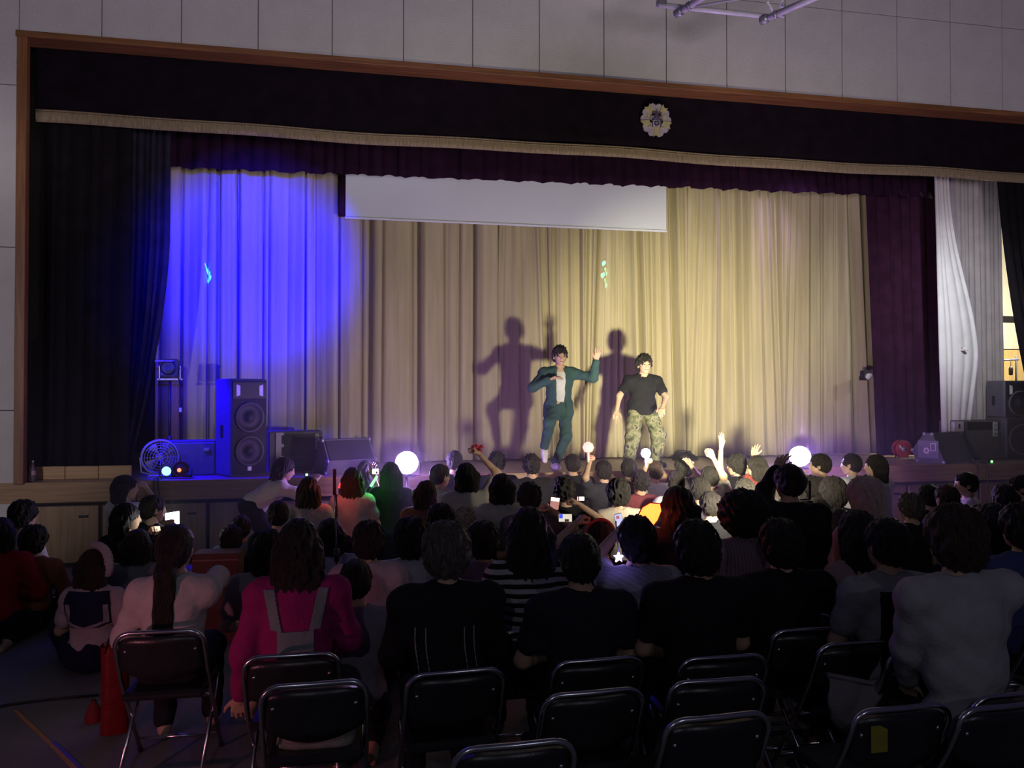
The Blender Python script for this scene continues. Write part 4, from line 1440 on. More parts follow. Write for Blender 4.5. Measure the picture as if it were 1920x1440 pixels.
    V, Q = snets(F_, o_, h_)
    hy, hpit = head
    Rh = np.array(Matrix.Rotation(R(hy), 3, 'Z') @ Matrix.Rotation(R(hpit), 3, 'X'))
    hd_ = (HEADV, HEADF) if (fine or yaw or head[0]) else (HEADV_LO, HEADF_LO)
    arrs = [(V, Q), (hd_[0] * hs @ Rh.T + hc_l, hd_[1])] + hv
    Vs, Qs, off = [], [], 0
    for v, f_ in arrs:
        Vs.append(v)
        Qs.append(f_ + off)
        off += len(v)
    me = np_mesh('person', np.concatenate(Vs), np.concatenate(Qs))
    me.materials.append(skin)
    o = link('person', me, None)
    o.location = (ox, oy, gz)
    o.rotation_euler = (0, 0, yr)
    tag(o, label, cat, group)
    # hair
    if hair:
        ho = link('hair', HAIRM[hair], None, o)
        ho.location = hc_l
        ho.rotation_euler = Matrix(Rh.tolist()).to_euler()
        ho.scale = (hs * rnd.uniform(0.98, 1.04), hs, hs * rnd.uniform(0.98, 1.03))
        ho.material_slots[0].link = 'OBJECT'
        ho.material_slots[0].material = hc
    # shirt
    hcl = 0.016
    g = hcl
    sh = [('e', P + u * 0.05, (0.150 * wd + g * 1.3, 0.116 + g * 1.3, 0.13), B), ('e', P + u * L * 0.42, (0.136 * wd + g, 0.104 + g, 0.18), B), ('e', P + u * L * 0.72, (0.152 * wd + g, 0.108 + g, 0.165 + g), B),
          ('c', Sh[-1] - u * 0.005, Sh[1] - u * 0.005, 0.056 + g, 0.056 + g), ('c', N - u * 0.005, Sh[1], 0.045 + g, 0.05 + g), ('c', N - u * 0.005, Sh[-1], 0.045 + g, 0.05 + g)]
    for q in (-1, 1):
        S_, E, T = arms[q]
        if sleeve == 'long':
            sh += [('c', S_, E, 0.050 + g, 0.044 + g), ('c', E, E + (T - E) * 0.92, 0.043 + g, 0.032 + g)]
        elif sleeve == 'short':
            sh += [('c', S_, S_ + (E - S_) * 0.62, 0.052 + g, 0.052 + g)]
    if pose == 'stand' and lean < 0.2:
        sh.append(('e', P - u * (0.06 if open_front else 0.03), (0.160 * wd + g * 1.4, 0.124 + g * 1.4, 0.20), B))
    cut = [('c', N + u * 0.012 + ff * 0.02, N + u * 0.14, 0.060, 0.075)]
    if open_front:
        cut += [('c', P + ff * 0.16 - u * 0.1, N + ff * 0.11 - u * 0.02, 0.075, 0.060)]
    m_sh = shirt if not isinstance(shirt, tuple) else cloth(shirt)
    w1 = wrinkle(0.0045, rnd.uniform(0, 6))
    hemz = hz - (0.16 if open_front else 0.10)
    hemcut = (lambda F, X, Y, Z: np.maximum(w1(F, X, Y, Z), hemz - Z)) if pose == 'stand' and lean < 0.2 else w1
    Fs, os_, hs_ = sdf(sh, h, 0.04, sub=cut, post=hemcut)
    V, Q = snets(Fs, os_, hs_)
    so = link('jacket' if open_front else 'shirt', np_mesh('shirt', V, Q), m_sh, o)
    # lower clothes
    if skirt:
        zlow = 0.04 if pose in ('floor', 'seiza', 'kneel') else hz - 0.42
        kn = (lg[-1][1] + lg[1][1]) / 2
        bt_ = [('e', P + u * 0.02, (0.165, 0.13, 0.11), B), ('c', P, (P * 0.4 + kn * 0.6) * np.array((1, 1, 0)) + np.array((0, 0, max(zlow, 0.16))), 0.15, 0.24)]
        for q in (-1, 1):
            bt_.append(('c', lg[q][0], lg[q][1], 0.11, 0.10))
        post = (lambda F, X, Y, Z, w_=wrinkle(0.010, 1.0): np.maximum(w_(F, X, Y, Z), 0.012 - Z))
        nm = 'skirt'
    else:
        bt_ = [('e', P + u * 0.01, (0.158 * wd, 0.122, 0.118), B)]
        for q in (-1, 1):
            H, K, A, fdv = lg[q]
            bt_ += [('c', H, K, 0.094 * min(bag, 1.04), 0.074 * bag), ('c', K, A + (K - A) * 0.06, 0.070 * bag, 0.058 * bag)]
        post = (lambda F, X, Y, Z, w_=wrinkle(0.006, rnd.uniform(0, 6)): np.maximum(w_(F, X, Y, Z), 0.008 - Z))
        nm = 'trousers'
    m_b = bottom if not isinstance(bottom, tuple) else cloth(bottom)
    Fb, ob, hb = sdf(bt_, h, 0.04, post=post)
    V, Q = snets(Fb, ob, hb)
    link(nm, np_mesh(nm, V, Q), m_b, o)
    if chair:
        put_chair(ox + 0.26 * sy * 0 + 0.0, oy - 0.02, yr * 0.5 + R(rnd.uniform(-3, 3)), chair)
    INFO.append((label, pose, px, py, s, zc, ox, oy, Hw.x, Hw.y, yaw))
    return dict(o=o, shirt=so, F=Fs, lo=os_, h=hs_, N=N, P=P, hc=hc_l, arms=arms, lg=lg, loc=loc, Rh=Rh, hs=hs)


def back_patch(pd, name, xs, zs, mask, material, off=0.006, thick=0.004, parent=None):
    """a piece of cloth lying on the back of the shirt: xs, zs local grids, mask(x, z) -> keep"""
    F_, lo, h = pd['F'], pd['lo'], pd['h']
    V, ok = [], []
    for z in zs:
        for x in xs:
            i, k = (x - lo[0]) / h, (z - lo[2]) / h
            i0, k0 = int(i), int(k)
            good = 0 <= i0 < F_.shape[0] - 1 and 0 <= k0 < F_.shape[2] - 1
            y = 0
            if good:
                a, b = i - i0, k - k0
                col_ = (F_[i0, :, k0] * (1 - a) + F_[i0 + 1, :, k0] * a) * (1 - b) + (F_[i0, :, k0 + 1] * (1 - a) + F_[i0 + 1, :, k0 + 1] * a) * b
                ins = np.nonzero(col_ < 0)[0]
                good = len(ins) > 0 and ins[0] > 0
                if good:
                    j = ins[0]
                    t = col_[j - 1] / (col_[j - 1] - col_[j])
                    y = lo[1] + h * (j - 1 + t) - off
            V.append((x, y, z))
            ok.append(good and mask(x, z))
    n = len(xs)
    Q = []
    for j in range(len(zs) - 1):
        for i in range(n - 1):
            q = [j * n + i, j * n + i + 1, (j + 1) * n + i + 1, (j + 1) * n + i]
            if all(ok[a] for a in q):
                Q.append(q)
    if not Q:
        return None
    used = sorted({a for q in Q for a in q})
    mp = {a: i for i, a in enumerate(used)}
    o = link(name, np_mesh(name, [V[a] for a in used], [[mp[a] for a in q] for q in Q]), material, parent or pd['o'])
    return solid(o, thick)


def face_bits(pd):
    hc, Rh, hs = pd['hc'], pd['Rh'], pd['hs']
    mt = Matrix.Translation(Vector(hc)) @ Matrix(Rh.tolist()).to_4x4() @ Matrix.Scale(hs, 4)
    for sx in (-1, 1):
        m = MB().lathe([(0.001, -0.004), (0.012, -0.001), (0.012, 0.002), (0.001, 0.005)], 12, mt @ xf((sx * 0.030, 0.0875, 0.002), (-PI / 2, 0, 0)) @ Matrix.Diagonal((1.1, 0.55, 1, 1)))
        m.build('eye', M_EYE, pd['o'])
        MB().tube([mt @ Vector((sx * 0.014, 0.092, 0.024)), mt @ Vector((sx * 0.032, 0.090, 0.029)), mt @ Vector((sx * 0.048, 0.080, 0.024))], 0.0035 * hs, 6).build('eyebrow', M_HAIR, pd['o'])
    MB().tube([mt @ Vector((-0.022, 0.090, -0.062)), mt @ Vector((0, 0.097, -0.064)), mt @ Vector((0.022, 0.090, -0.062))], 0.005 * hs, 6).build('mouth', M_LIPS, pd['o'])

# ================================================================ empty chairs nearest the camera
def chair_at(px, py, label, rz=0.0):
    s = (py - 739) / 1.177
    w = ats(px, py, s)
    return put_chair(w.x + 0.238 * math.sin(-rz) * 0, w.y + 0.238, rz, label)


bag_chair = chair_at(588, 1283, 'folding chair with a beige canvas bag on its seat', R(1))
chair_at(965, 1398, 'empty folding chair cut off by the bottom edge of the picture', R(1))
chair_at(1112, 1299, 'empty folding chair behind the dark shirted boy with bare neck', R(2))
chair_at(1350, 1276, 'empty folding chair, middle one of three in line right of centre', R(-1))
chair_at(1346, 1345, 'empty folding chair, nearest of three in line right of centre', R(2))
chair_at(1498, 1155, 'empty folding chair between the dark shirted boy and the raglan shirt', R(0))
blanket_chair = chair_at(1612, 1206, 'folding chair with a grey blanket hung over its back', R(0))
yellow_chair = chair_at(1695, 1328, 'empty folding chair with a painted yellow reflection on its backrest', R(1))
chair_at(1892, 1325, 'empty folding chair in the lower right corner', R(1))

# ================================================================ the two dancers
WHITE, OFFW, GREY, BLK, NAVY = (0.62, 0.62, 0.60), (0.50, 0.49, 0.47), (0.22, 0.22, 0.23), (0.014, 0.014, 0.018), (0.018, 0.022, 0.055)
TEAL = cloth((0.042, 0.092, 0.090), 'teal_suit_cloth')
st = ST
s1 = 147.0
d1 = person('dancer in a teal suit and white top, one leg lifted, arm flung out', 1050, 668, s1, pose='stand', yaw=180, hair='spiky', hc=M_HAIR, shirt=TEAL, bottom=TEAL, sleeve='long', lean=0.05, hs=1.02,
            armR=(1030, 712, 150, (0.9, -0.2, -0.6)), armL=(1118, 676, 149, (-0.2, -0.2, -1.0)), handL='open', handR='relaxed', fine=0.013, wide=1.12, hipz=0.80, open_front=True, base=st, group='dancers on stage', head=(0, -3), tors=0.0,
            legs={-1: ((-0.07, 0.10, 0.44), (0.03, -0.05, 0.085), (0, 1, 0)), 1: ((0.20, 0.33, 0.62), (0.20, 0.06, 0.30), (0.1, 0.6, -0.7))})
face_bits(d1)
Fv, ov, hv_ = sdf([('e', d1['P'] + (d1['N'] - d1['P']) * 0.40, (0.135, 0.108, 0.20), None), ('e', d1['P'] + (d1['N'] - d1['P']) * 0.74, (0.150, 0.116, 0.15), None)], 0.013, 0.04)
_V, _Q = snets(Fv, ov, hv_)
link('white_top', np_mesh('white_top', _V, _Q), cloth((0.66, 0.68, 0.64)), d1['o'])


def shoe(pd, q, material=M_SOLE):
    A, fd = pd['lg'][q][2], unit(pd['lg'][q][3])
    a = A - np.array((0, 0, 0.038))
    up = np.array((0, 0, 1.0)) if abs(fd[2]) < 0.5 else unit(np.cross(fd, (1, 0, 0)))
    pr = [('c', a - fd * 0.05, a + fd * 0.06, 0.044, 0.046), ('c', a + fd * 0.06, a + fd * 0.16, 0.046, 0.036), ('c', A - fd * 0.015, A + np.array((0, 0, 0.03)) - fd * 0.01, 0.046, 0.048)]
    post = None
    if abs(fd[2]) < 0.5:
        post = lambda F, X, Y, Z: np.maximum(F, 0.004 - Z)
    F_, o_, h_ = sdf(pr, 0.010, 0.02, post=post)
    v, f_ = snets(F_, o_, h_)
    link('shoe', np_mesh('shoe', v, f_), material, pd['o'])


shoe(d1, -1)
shoe(d1, 1)
CAMO = blotched([(0.05, 0.05, 0.03), (0.12, 0.13, 0.07), (0.22, 0.21, 0.13), (0.03, 0.035, 0.03)], 17, 'camouflage_cloth')
d2 = person('dancer in a black tee shirt and camouflage trousers, arms hanging apart', 1208, 684, 143, pose='stand', yaw=180, hair='spiky', hc=M_HAIR, shirt=(0.012, 0.012, 0.016), bottom=CAMO, bag=1.35, lean=0.06, hs=1.06, wide=1.12,
            armR=(1155, 772, 147, (0.9, -0.5, 0)), armL=(1243, 762, 147, (-0.9, -0.5, 0)), handL='relaxed', handR='relaxed', fine=0.013, hipz=0.80, base=st, group='dancers on stage',
            legs={-1: ((-0.19, 0.10, 0.44), (-0.20, 0.0, 0.085), (-0.35, 1, 0)), 1: ((0.17, 0.12, 0.44), (0.20, 0.02, 0.085), (0.35, 1, 0))})
face_bits(d2)
shoe(d2, -1, M_BLACK)
shoe(d2, 1, M_BLACK)

# ================================================================ the audience
AU = dict(group='audience')
# --- left edge, on the floor
person('dark haired person in a white shirt at the far left, sitting by the stage wall', 46, 966, 212, hair='thick', shirt=WHITE, yaw=-35, sleeve='long')
person('person in a rust brown shirt sitting on the floor at the left edge', 65, 1014, 226, hair='thick', shirt=(0.32, 0.12, 0.05), yaw=-10, wide=1.05, sleeve='long')
person('person in a red shirt cut off by the left edge', 2, 1000, 235, hair='bob', shirt=(0.30, 0.015, 0.02), yaw=0, sleeve='long', hs=0.95)
sg = person('girl in a pink lit sailor blouse with a flower scrunchie, sitting on the floor', 181, 1062, 262, hair='bob', hc=M_BROWN, shirt=(0.60, 0.50, 0.50), yaw=-8, fem=True, skirt=True, bottom=NAVY, armR='prop', head=(-25, 0))
M_NAVY = cloth((0.02, 0.022, 0.06), 'navy_collar_cloth')


def sailor(pd, w=0.165, drop=0.20, rim=True):
    zt = pd['N'][2] - 0.005
    xs = np.linspace(-0.20, 0.20, 71)
    zs = np.linspace(zt - drop - 0.02, zt + 0.02, 50)
    a = back_patch(pd, 'sailor_collar', xs, zs, lambda x, z: abs(x) < w - 0.25 * max(0, z - zt + 0.06) and z > zt - drop - 0.05 * (1 - abs(x) / w), M_NAVY, 0.008)
    if a and rim:
        back_patch(pd, 'collar_stripe', xs, zs, lambda x, z: (abs(x) < w - 0.015 and 0.012 < z - (zt - drop - 0.05 * (1 - abs(x) / w)) < 0.04) or (w - 0.055 < abs(x) < w - 0.015 and zt - drop + 0.012 < z < zt - 0.06), cloth((0.42, 0.38, 0.42), 'collar_stripe_cloth'), 0.013, parent=a)


sailor(sg)
m = MB()
for k in range(12):
    a = -0.1 + k / 11 * 2.3
    c_ = Vector((0.100 * math.sin(a) + 0.015, -0.02, 0.03 + 0.125 * math.cos(a)))
    m.grid(lambda u, v: c_ + Vector((0.030 * math.cos(u * 2 * PI) * math.sin(v * PI) * (1 + 0.25 * math.sin(6 * u * PI)), 0.034 * math.sin(u * 2 * PI) * math.sin(v * PI), 0.028 * math.cos(v * PI))), 10, 6)
fl = m.build('flower_scrunchie', cloth((0.62, 0.50, 0.52)), sg['o'])
fl.location = Vector(sg['hc'])
fl.rotation_euler = (0, 0, R(-15))
person('dark haired girl kneeling by the stage wall, face turned right, white blouse', 236, 915, 178, hair='bob', shirt=WHITE, yaw=-40, fem=True, armR='face', head=(-30, 0), hs=1.1)
person('dark haired girl in black left of the glowing tablet holder, face in profile', 238, 972, 222, hair='bob', shirt=BLK, yaw=-30, fem=True, sleeve='long', head=(-30, 0))
tb = person('person in a black jacket holding up a glowing white tablet', 288, 955, 212, hair='short', shirt=BLK, sleeve='long', yaw=-32, armR=(318, 985, 222, (0.6, 0, -1)), armL=(308, 990, 225, (-0.3, 0, -1)), handR='grip', handL='grip', head=(-28, -4))
person('reddish dark haired person in a grey shirt behind the sailor blouse girl', 258, 1022, 228, hair='bob', hc=M_BROWN, shirt=GREY, yaw=-5)
person('dark haired child by the stage doors in a bluish shirt', 452, 991, 205, hair='short', shirt=(0.16, 0.18, 0.28), hs=0.95)
person('dark haired child sitting close behind the bluish shirt', 434, 1013, 218, hair='short', shirt=BLK, hs=1.0)
# --- chairs, first row seen from behind
pA = person('girl with a long black ponytail in a white blouse, right arm out', 330, 1030, 350, 'chair', hair='low', shirt=(0.58, 0.53, 0.53), sleeve='long', fem=True, chair='folding chair of the girl with the long black ponytail',
            armR=(400, 1085, 315, (1.0, -0.1, 0.75)), head=(-10, 0), wide=1.08, hs=1.05)
pB = person('girl with very long black hair in a magenta cardigan and grey pinafore', 560, 1025, 368, 'chair', hair='verylong', shirt=(0.34, 0.02, 0.15), sleeve='long', fem=True, chair='folding chair of the girl in the magenta cardigan', armL='down', wide=1.15, hs=1.05)
zt = pB['N'][2]
M_PIN = cloth((0.22, 0.25, 0.27), 'grey_pinafore_cloth')
back_patch(pB, 'pinafore', np.linspace(-0.2, 0.2, 101), np.linspace(zt - 0.55, zt - 0.01, 120), lambda x, z: (abs(x) < 0.085 + 0.05 * max(0, (zt - 0.30 - z) / 0.2)) if z < zt - 0.20 else (0.06 + 0.2 * (z - zt + 0.2) < abs(x) < 0.115 + 0.2 * (z - zt + 0.2)), M_PIN, 0.008)
pC = person('person with ash brown short hair in a black jacket with thin piping', 836, 1034, 404, 'chair', hair='thick', hc=M_ASH, shirt=BLK, sleeve='long', chair='folding chair of the ash haired person in the black jacket', wide=1.12, hs=1.05)
M_PIPE = cloth((0.30, 0.30, 0.36), 'piping_cloth')
zt = pC['N'][2]
for x0 in (-0.13, -0.085, 0.085, 0.13):
    back_patch(pC, 'piping', np.linspace(x0 - 0.05, x0 + 0.05, 41), np.linspace(zt - 0.44, zt - 0.14, 30), lambda x, z: abs(x - x0 - 0.02 * math.sin((z - zt) * 9)) < 0.0040, M_PIPE, 0.006, 0.003)
person('girl with very long dark hair and a black and white striped shirt', 991, 1000, 348, 'chair', hair='verylong', shirt=striped((0.012, 0.012, 0.016), (0.42, 0.41, 0.44), 'Z', 6.6), fem=True, sleeve='long', chair='folding chair of the girl in the striped shirt', wide=1.15, hs=1.12, armL='down')
person('boy with short black hair and bare neck in a plain dark tee shirt', 1085, 1052, 388, 'chair', hair='short', shirt=(0.02, 0.018, 0.03), chair='folding chair of the short haired boy with bare neck', skin=M_SKIN2, wide=1.12, hs=1.05)
person('person in a grey finely striped shirt left of the red glow', 1192, 1014, 338, 'chair', hair='thick', shirt=striped((0.30, 0.29, 0.33), (0.36, 0.35, 0.40), 'DIAGONAL', 14), armL=(1164, 992, 318, (-0.8, 0, -0.6)), handL='grip', chair='folding chair of the person in the grey striped shirt', yaw=4)
person('broad boy with black hair in a black tee shirt, right of centre', 1304, 1030, 384, 'chair', hair='thick', shirt=BLK, chair='folding chair of the broad boy in the black tee shirt', wide=1.22, hs=1.03, skin=M_SKIN2)
person('long haired girl in black silhouetted beside the red glow', 1270, 950, 282, 'chair', hair='verylong', shirt=BLK, fem=True, sleeve='long', chair='folding chair of the long haired girl beside the red glow', wide=1.1, hs=1.05)
person('person with a wide bushy head of black hair and a pink striped shirt', 1392, 966, 322, 'chair', hair='curly', shirt=striped((0.24, 0.17, 0.21), (0.33, 0.25, 0.29), 'X', 16), chair='folding chair of the bushy haired person', wide=1.05)
person('dark haired person in black in front of the bushy haired person', 1462, 1022, 330, 'chair', hair='thick', shirt=BLK, sleeve='long', chair='folding chair of the person in black right of the bushy hair', wide=1.25, hs=1.05)
person('long haired girl in a pinkish blouse at the right', 1607, 1002, 312, 'chair', hair='long', shirt=(0.42, 0.30, 0.31), fem=True, chair='folding chair of the long haired girl in the pinkish blouse', hs=1.06)
pJ = person('boy with short black hair in a grey shirt with black back panel', 1661, 1022, 332, 'chair', hair='short', shirt=(0.26, 0.26, 0.28), chair='folding chair of the boy in the grey and black shirt', wide=1.15, skin=M_SKIN2, hs=1.05)
zt = pJ['N'][2]
back_patch(pJ, 'back_panel', np.linspace(-0.2, 0.2, 81), np.linspace(zt - 0.5, zt - 0.03, 80), lambda x, z: abs(x) < 0.135 - 0.0 + 0.1 * min(0, (zt - 0.10 - z)), cloth((0.012, 0.012, 0.02)), 0.007)
person('person with dark brown hair in a loose off white shirt at the right', 1786, 1012, 392, 'chair', hair='thick', hc=M_BROWN, shirt=(0.40, 0.37, 0.39), sleeve='long', chair='folding chair of the person in the loose off white shirt', wide=1.30, hs=1.10, tors=-0.02)
person('black haired person in a blue shirt behind the off white shirt', 1862, 985, 305, 'chair', hair='bob', shirt=(0.05, 0.06, 0.20), chair='folding chair of the person in the blue shirt', wide=1.2, hs=1.10)
person('person in a dark blue shirt cut off by the right edge', 1912, 990, 330, 'chair', hair='thick', shirt=(0.07, 0.08, 0.22), chair='folding chair at the right edge under the dark blue shirt', wide=1.1)
person('person with pinkish blond fluffy hair rim lit violet', 1621, 936, 298, 'chair', hair='thick', hc=M_BLOND, shirt=(0.46, 0.38, 0.42), fem=True, chair='folding chair of the pinkish blond person', hs=1.05)
# --- between the chairs and the stage, centre left
person('child with round black hair beside the red mic stand', 667, 1090, 352, hair='short', shirt=(0.30, 0.28, 0.34), hs=0.95, pose='seiza')
person('dark haired person left of the very long haired girl, low in the second row', 506, 1030, 300, hair='bob', shirt=(0.30, 0.27, 0.29))
person('dark haired person in a white shirt left of the ash haired person', 690, 1015, 286, hair='thick', shirt=(0.45, 0.42, 0.46), hs=1.0)
person('person in a white shirt with big dark hair behind the ash haired person', 770, 1012, 262, hair='thick', shirt=(0.42, 0.40, 0.45), hs=1.2, wide=1.2)
person('dark haired person behind the mic stand in pale lavender', 618, 1004, 246, hair='bob', shirt=(0.36, 0.34, 0.46), hs=1.0)
person('dark head in front of the girl bending at the stage', 522, 966, 214, hair='short', shirt=BLK)
person('dark haired person with a violet lit crown behind the ash haired person', 826, 978, 240, hair='thick', shirt=(0.2, 0.18, 0.26))
person('person with patterned headscarf below the jersey', 872, 978, 226, hair='short', hc=mat('patterned_scarf', (0.30, 0.25, 0.19), 0.8, var=0.6, scale=40), shirt=BLK)
person('dark haired person in front of the white hoodie', 905, 1015, 276, hair='thick', shirt=(0.30, 0.26, 0.28), hs=1.02)
# standing and kneeling girls at the stage front, left
person('girl with long dark hair bending forward at the stage, white blouse', 534, 880, 172, hair='long', shirt=WHITE, yaw=-70, fem=True, lean=0.34, pose='stand', hipz=0.74, head=(-10, -15), armL='fwd', armR='fwd')
person('girl with long brown hair seen from behind at the stage front', 579, 918, 190, hair='verylong', hc=M_BROWN, shirt=OFFW, fem=True, skirt=True, bottom=NAVY)
person('girl with very long black hair just right of the mic stand', 661, 900, 180, hair='verylong', shirt=OFFW, fem=True, skirt=True, bottom=NAVY)
gg = person('girl in a green lit vest and pale skirt beside the left lamp', 688, 884, 165, hair='long', shirt=(0.10, 0.45, 0.16), fem=True, skirt=True, bottom=(0.60, 0.56, 0.50), yaw=-35, armR=(702, 895, 172, (0.5, -0.2, -1)), pose='kneel')
person('girl with long black hair directly left of the blazing left lamp', 733, 888, 176, hair='verylong', shirt=BLK, fem=True, skirt=True, bottom=NAVY)
person('dark haired person in profile right of the left lamp, pale shirt', 826, 893, 180, hair='short', shirt=(0.45, 0.42, 0.44), yaw=-40, head=(-20, 0), skirt=True, bottom=(0.5, 0.47, 0.45), fem=True)
person('person in brown crouching between the left lamp and the jersey', 800, 925, 190, hair='bob', hc=M_BROWN, shirt=(0.16, 0.09, 0.06), yaw=-30)
person('person in dark clothes behind the left lamp by the stage lip', 852, 866, 164, hair='short', shirt=BLK)
jr = person('fan in a white baseball jersey raising the right arm with a red pompom', 873, 893, 198, hair='bob', shirt=(0.58, 0.56, 0.50), armR=(900, 853, 196, (1.0, -0.2, -0.6)), handR='grip', yaw=8)
person('dark haired boy with arm raised at the stage lip, left of the first dancer', 931, 868, 164, hair='spiky', shirt=BLK)
person('girl with a yellow hair ribbon and a white hooded top', 940, 914, 208, hair='bob', shirt=OFFW, fem=True)
person('boy with sunlit short hair in a black shirt below the first dancer', 996, 874, 166, hair='spiky', shirt=BLK, wide=1.15)
person('boy in a black tee shirt right of the first dancer\'s foot', 1073, 871, 166, hair='short', shirt=BLK, wide=1.1)
person('dark spiky haired boy in the row behind the black tee shirts', 1057, 922, 204, hair='spiky', shirt=BLK, armR=(1086, 946, 212, (0.8, 0, -0.6)), handR='grip')
person('dark haired boy left of the spiky haired boy, filming', 992, 934, 222, hair='spiky', shirt=(0.10, 0.09, 0.10), armR=(1036, 958, 232, (0.8, 0, -0.6)), handR='grip')
lr = person('fan holding a glowing red light ball up high', 1131, 884, 172, hair='short', shirt=(0.03, 0.03, 0.04), armL=(1106, 852, 172, (-1, 0.2, -0.4)), handL='grip', wide=1.1)
person('dark haired person at the stage lip between the two light holders', 1178, 881, 170, hair='short', shirt=(0.08, 0.02, 0.03))
person('person with round lit hair in the second row below the second dancer', 1200, 905, 184, hair='spiky', shirt=(0.2, 0.05, 0.06))
person('person in a pale round backed shirt in front of the light ball holder', 1158, 925, 205, hair='thick', shirt=(0.55, 0.48, 0.40), lean=0.10)
lp = person('fan in a bright white shirt holding a violet light stick', 1226, 884, 172, hair='short', hc=M_BROWN, shirt=(0.75, 0.76, 0.74), armL=(1214, 862, 170, (-0.6, 0.2, -0.7)), handL='grip', sleeve='short', head=(15, 0))
person('person with shaggy hair at the stage lip right of the white shirt', 1281, 876, 166, hair='thick', shirt=(0.06, 0.05, 0.06), armR=(1287, 850, 166, (0.8, 0, -0.5)), handR='open')
person('boy with short hair and a white shirt beyond, lit from the right', 1267, 906, 188, hair='short', shirt=(0.65, 0.66, 0.62), yaw=-12)
person('boy with a round bowl of lit hair in the third row', 1312, 920, 196, hair='short', shirt=(0.05, 0.05, 0.08), hs=1.05)
person('fan with a bare arm stretched up in a white sleeve', 1330, 896, 178, hair='short', shirt=(0.70, 0.70, 0.68), armR=(1337, 857, 175, (1.0, -0.2, -0.8)), handR='grip')
person('boy with glossy hair low in the row before the bare arm', 1331, 948, 205, hair='short', shirt=BLK)
person('dark haired girl in profile at the stage lip right of the bare arm', 1381, 873, 166, hair='thick', shirt=BLK, yaw=25, head=(20, 0), armL=(1352, 842, 166, (-0.5, 0, -1)), handL='open')
person('person in a red checked shirt in profile at the stage lip', 1418, 878, 166, hair='bob', shirt=blotched([(0.05, 0.01, 0.01), (0.28, 0.05, 0.04), (0.06, 0.03, 0.03)], 22, 'red_check_cloth'), yaw=20, head=(18, 0), armL=(1413, 852, 166, (-0.5, 0, -1)), handL='open')
person('person with lit hair and yellow collar in the third row', 1395, 922, 196, hair='short', shirt=(0.30, 0.22, 0.05))
person('person with curly lit hair behind the bushy haired person', 1449, 950, 214, hair='spiky', shirt=BLK)
person('person with ruffled lit hair below the right lamp', 1490, 938, 198, hair='spiky', shirt=BLK)
person('person with grey lit long hair right of the red stick', 1531, 962, 214, hair='bob', shirt=BLK)
person('dark shoulders raising a hand left of the right lamp', 1478, 905, 266, hair='short', shirt=BLK, armL=(1466, 838, 258, (-0.8, 0.2, -0.5)), handL='open', wide=1.15, sleeve='long')
person('dark haired boy in a white shirt just right of the blazing right lamp', 1537, 872, 168, hair='short', shirt=WHITE, yaw=30, head=(20, 0))
sl = person('student in a white sailor blouse with dark collar at the stage lip', 1595, 871, 166, hair='short', shirt=(0.66, 0.67, 0.68), yaw=16, head=(25, 0), fem=True, skirt=True, bottom=NAVY)
sailor(sl, 0.15, 0.19)
person('long haired girl in a white blouse, rightmost of the row at the stage lip', 1641, 874, 168, hair='long', shirt=(0.60, 0.60, 0.64), yaw=25, head=(20, 0), fem=True, skirt=True, bottom=NAVY)
person('big dark head under the sailor blouse student', 1560, 925, 200, hair='thick', shirt=BLK, hs=1.1, wide=1.15)
person('dark head left of the pinkish blond person', 1518, 918, 188, hair='thick', shirt=BLK, hs=1.05)
person('person bowing in a brightly lit white top near the floor flood lamp', 1520, 1022, 262, hair='short', hc=M_BROWN, shirt=(0.30, 0.13, 0.12), yaw=15, wide=1.0)
person('person in a sharply lit white blouse beside the flood lamp', 1572, 985, 240, hair='short', hc=M_ASH, shirt=(0.75, 0.75, 0.70), yaw=10)
hb = person('person with a pinkish red headband holding a phone sideways', 1124, 1013, 280, hair='short', shirt=BLK, armL=(1076, 985, 272, (-0.8, 0, -0.6)), handL='grip', pose='seiza')
MB().tube([Vector(hb['hc']) + Vector((0.104 * math.cos(t_), -0.015, 0.03 + 0.112 * math.sin(t_))) for t_ in np.linspace(-0.1, PI + 0.1, 19)], 0.011, 8).build('headband', cloth((0.45, 0.08, 0.10)), hb['o'])
# right side
person('person in a lavender shirt facing left before the right stage doors', 1810, 908, 182, hair='short', shirt=(0.46, 0.40, 0.52), yaw=55, head=(15, 0))
person('dark head left of the lavender shirt', 1740, 932, 196, hair='short', shirt=BLK)
person('dark head in a blue cap shirt below the lavender shirt', 1774, 934, 200, hair='short', hc=M_BROWN, shirt=(0.06, 0.06, 0.35))
person('dim curly head between the blond person and the lavender shirt', 1706, 953, 215, hair='spiky', hc=M_ASH, shirt=BLK)
person('dark haired person standing out against the right stage doors', 1880, 932, 196, hair='bob', shirt=BLK)
person('dark haired person with lit cheek at the right edge near the stage', 1914, 915, 186, hair='short', shirt=BLK, yaw=30, head=(20, 0))
person('person in a dim cream shirt beside the lit ear at the right', 1838, 975, 235, hair='short', shirt=(0.35, 0.33, 0.30), yaw=30, armL=(1825, 966, 240, (-0.5, 0, -1)), handL='grip')

# ================================================================ held lights, screens and bags
def at_hand(pd, q):
    E, T = pd['arms'][q][1], pd['arms'][q][2]
    d = unit(T - E)
    p = T + d * 0.085
    return pd['o'].matrix_basis @ Vector(p), d


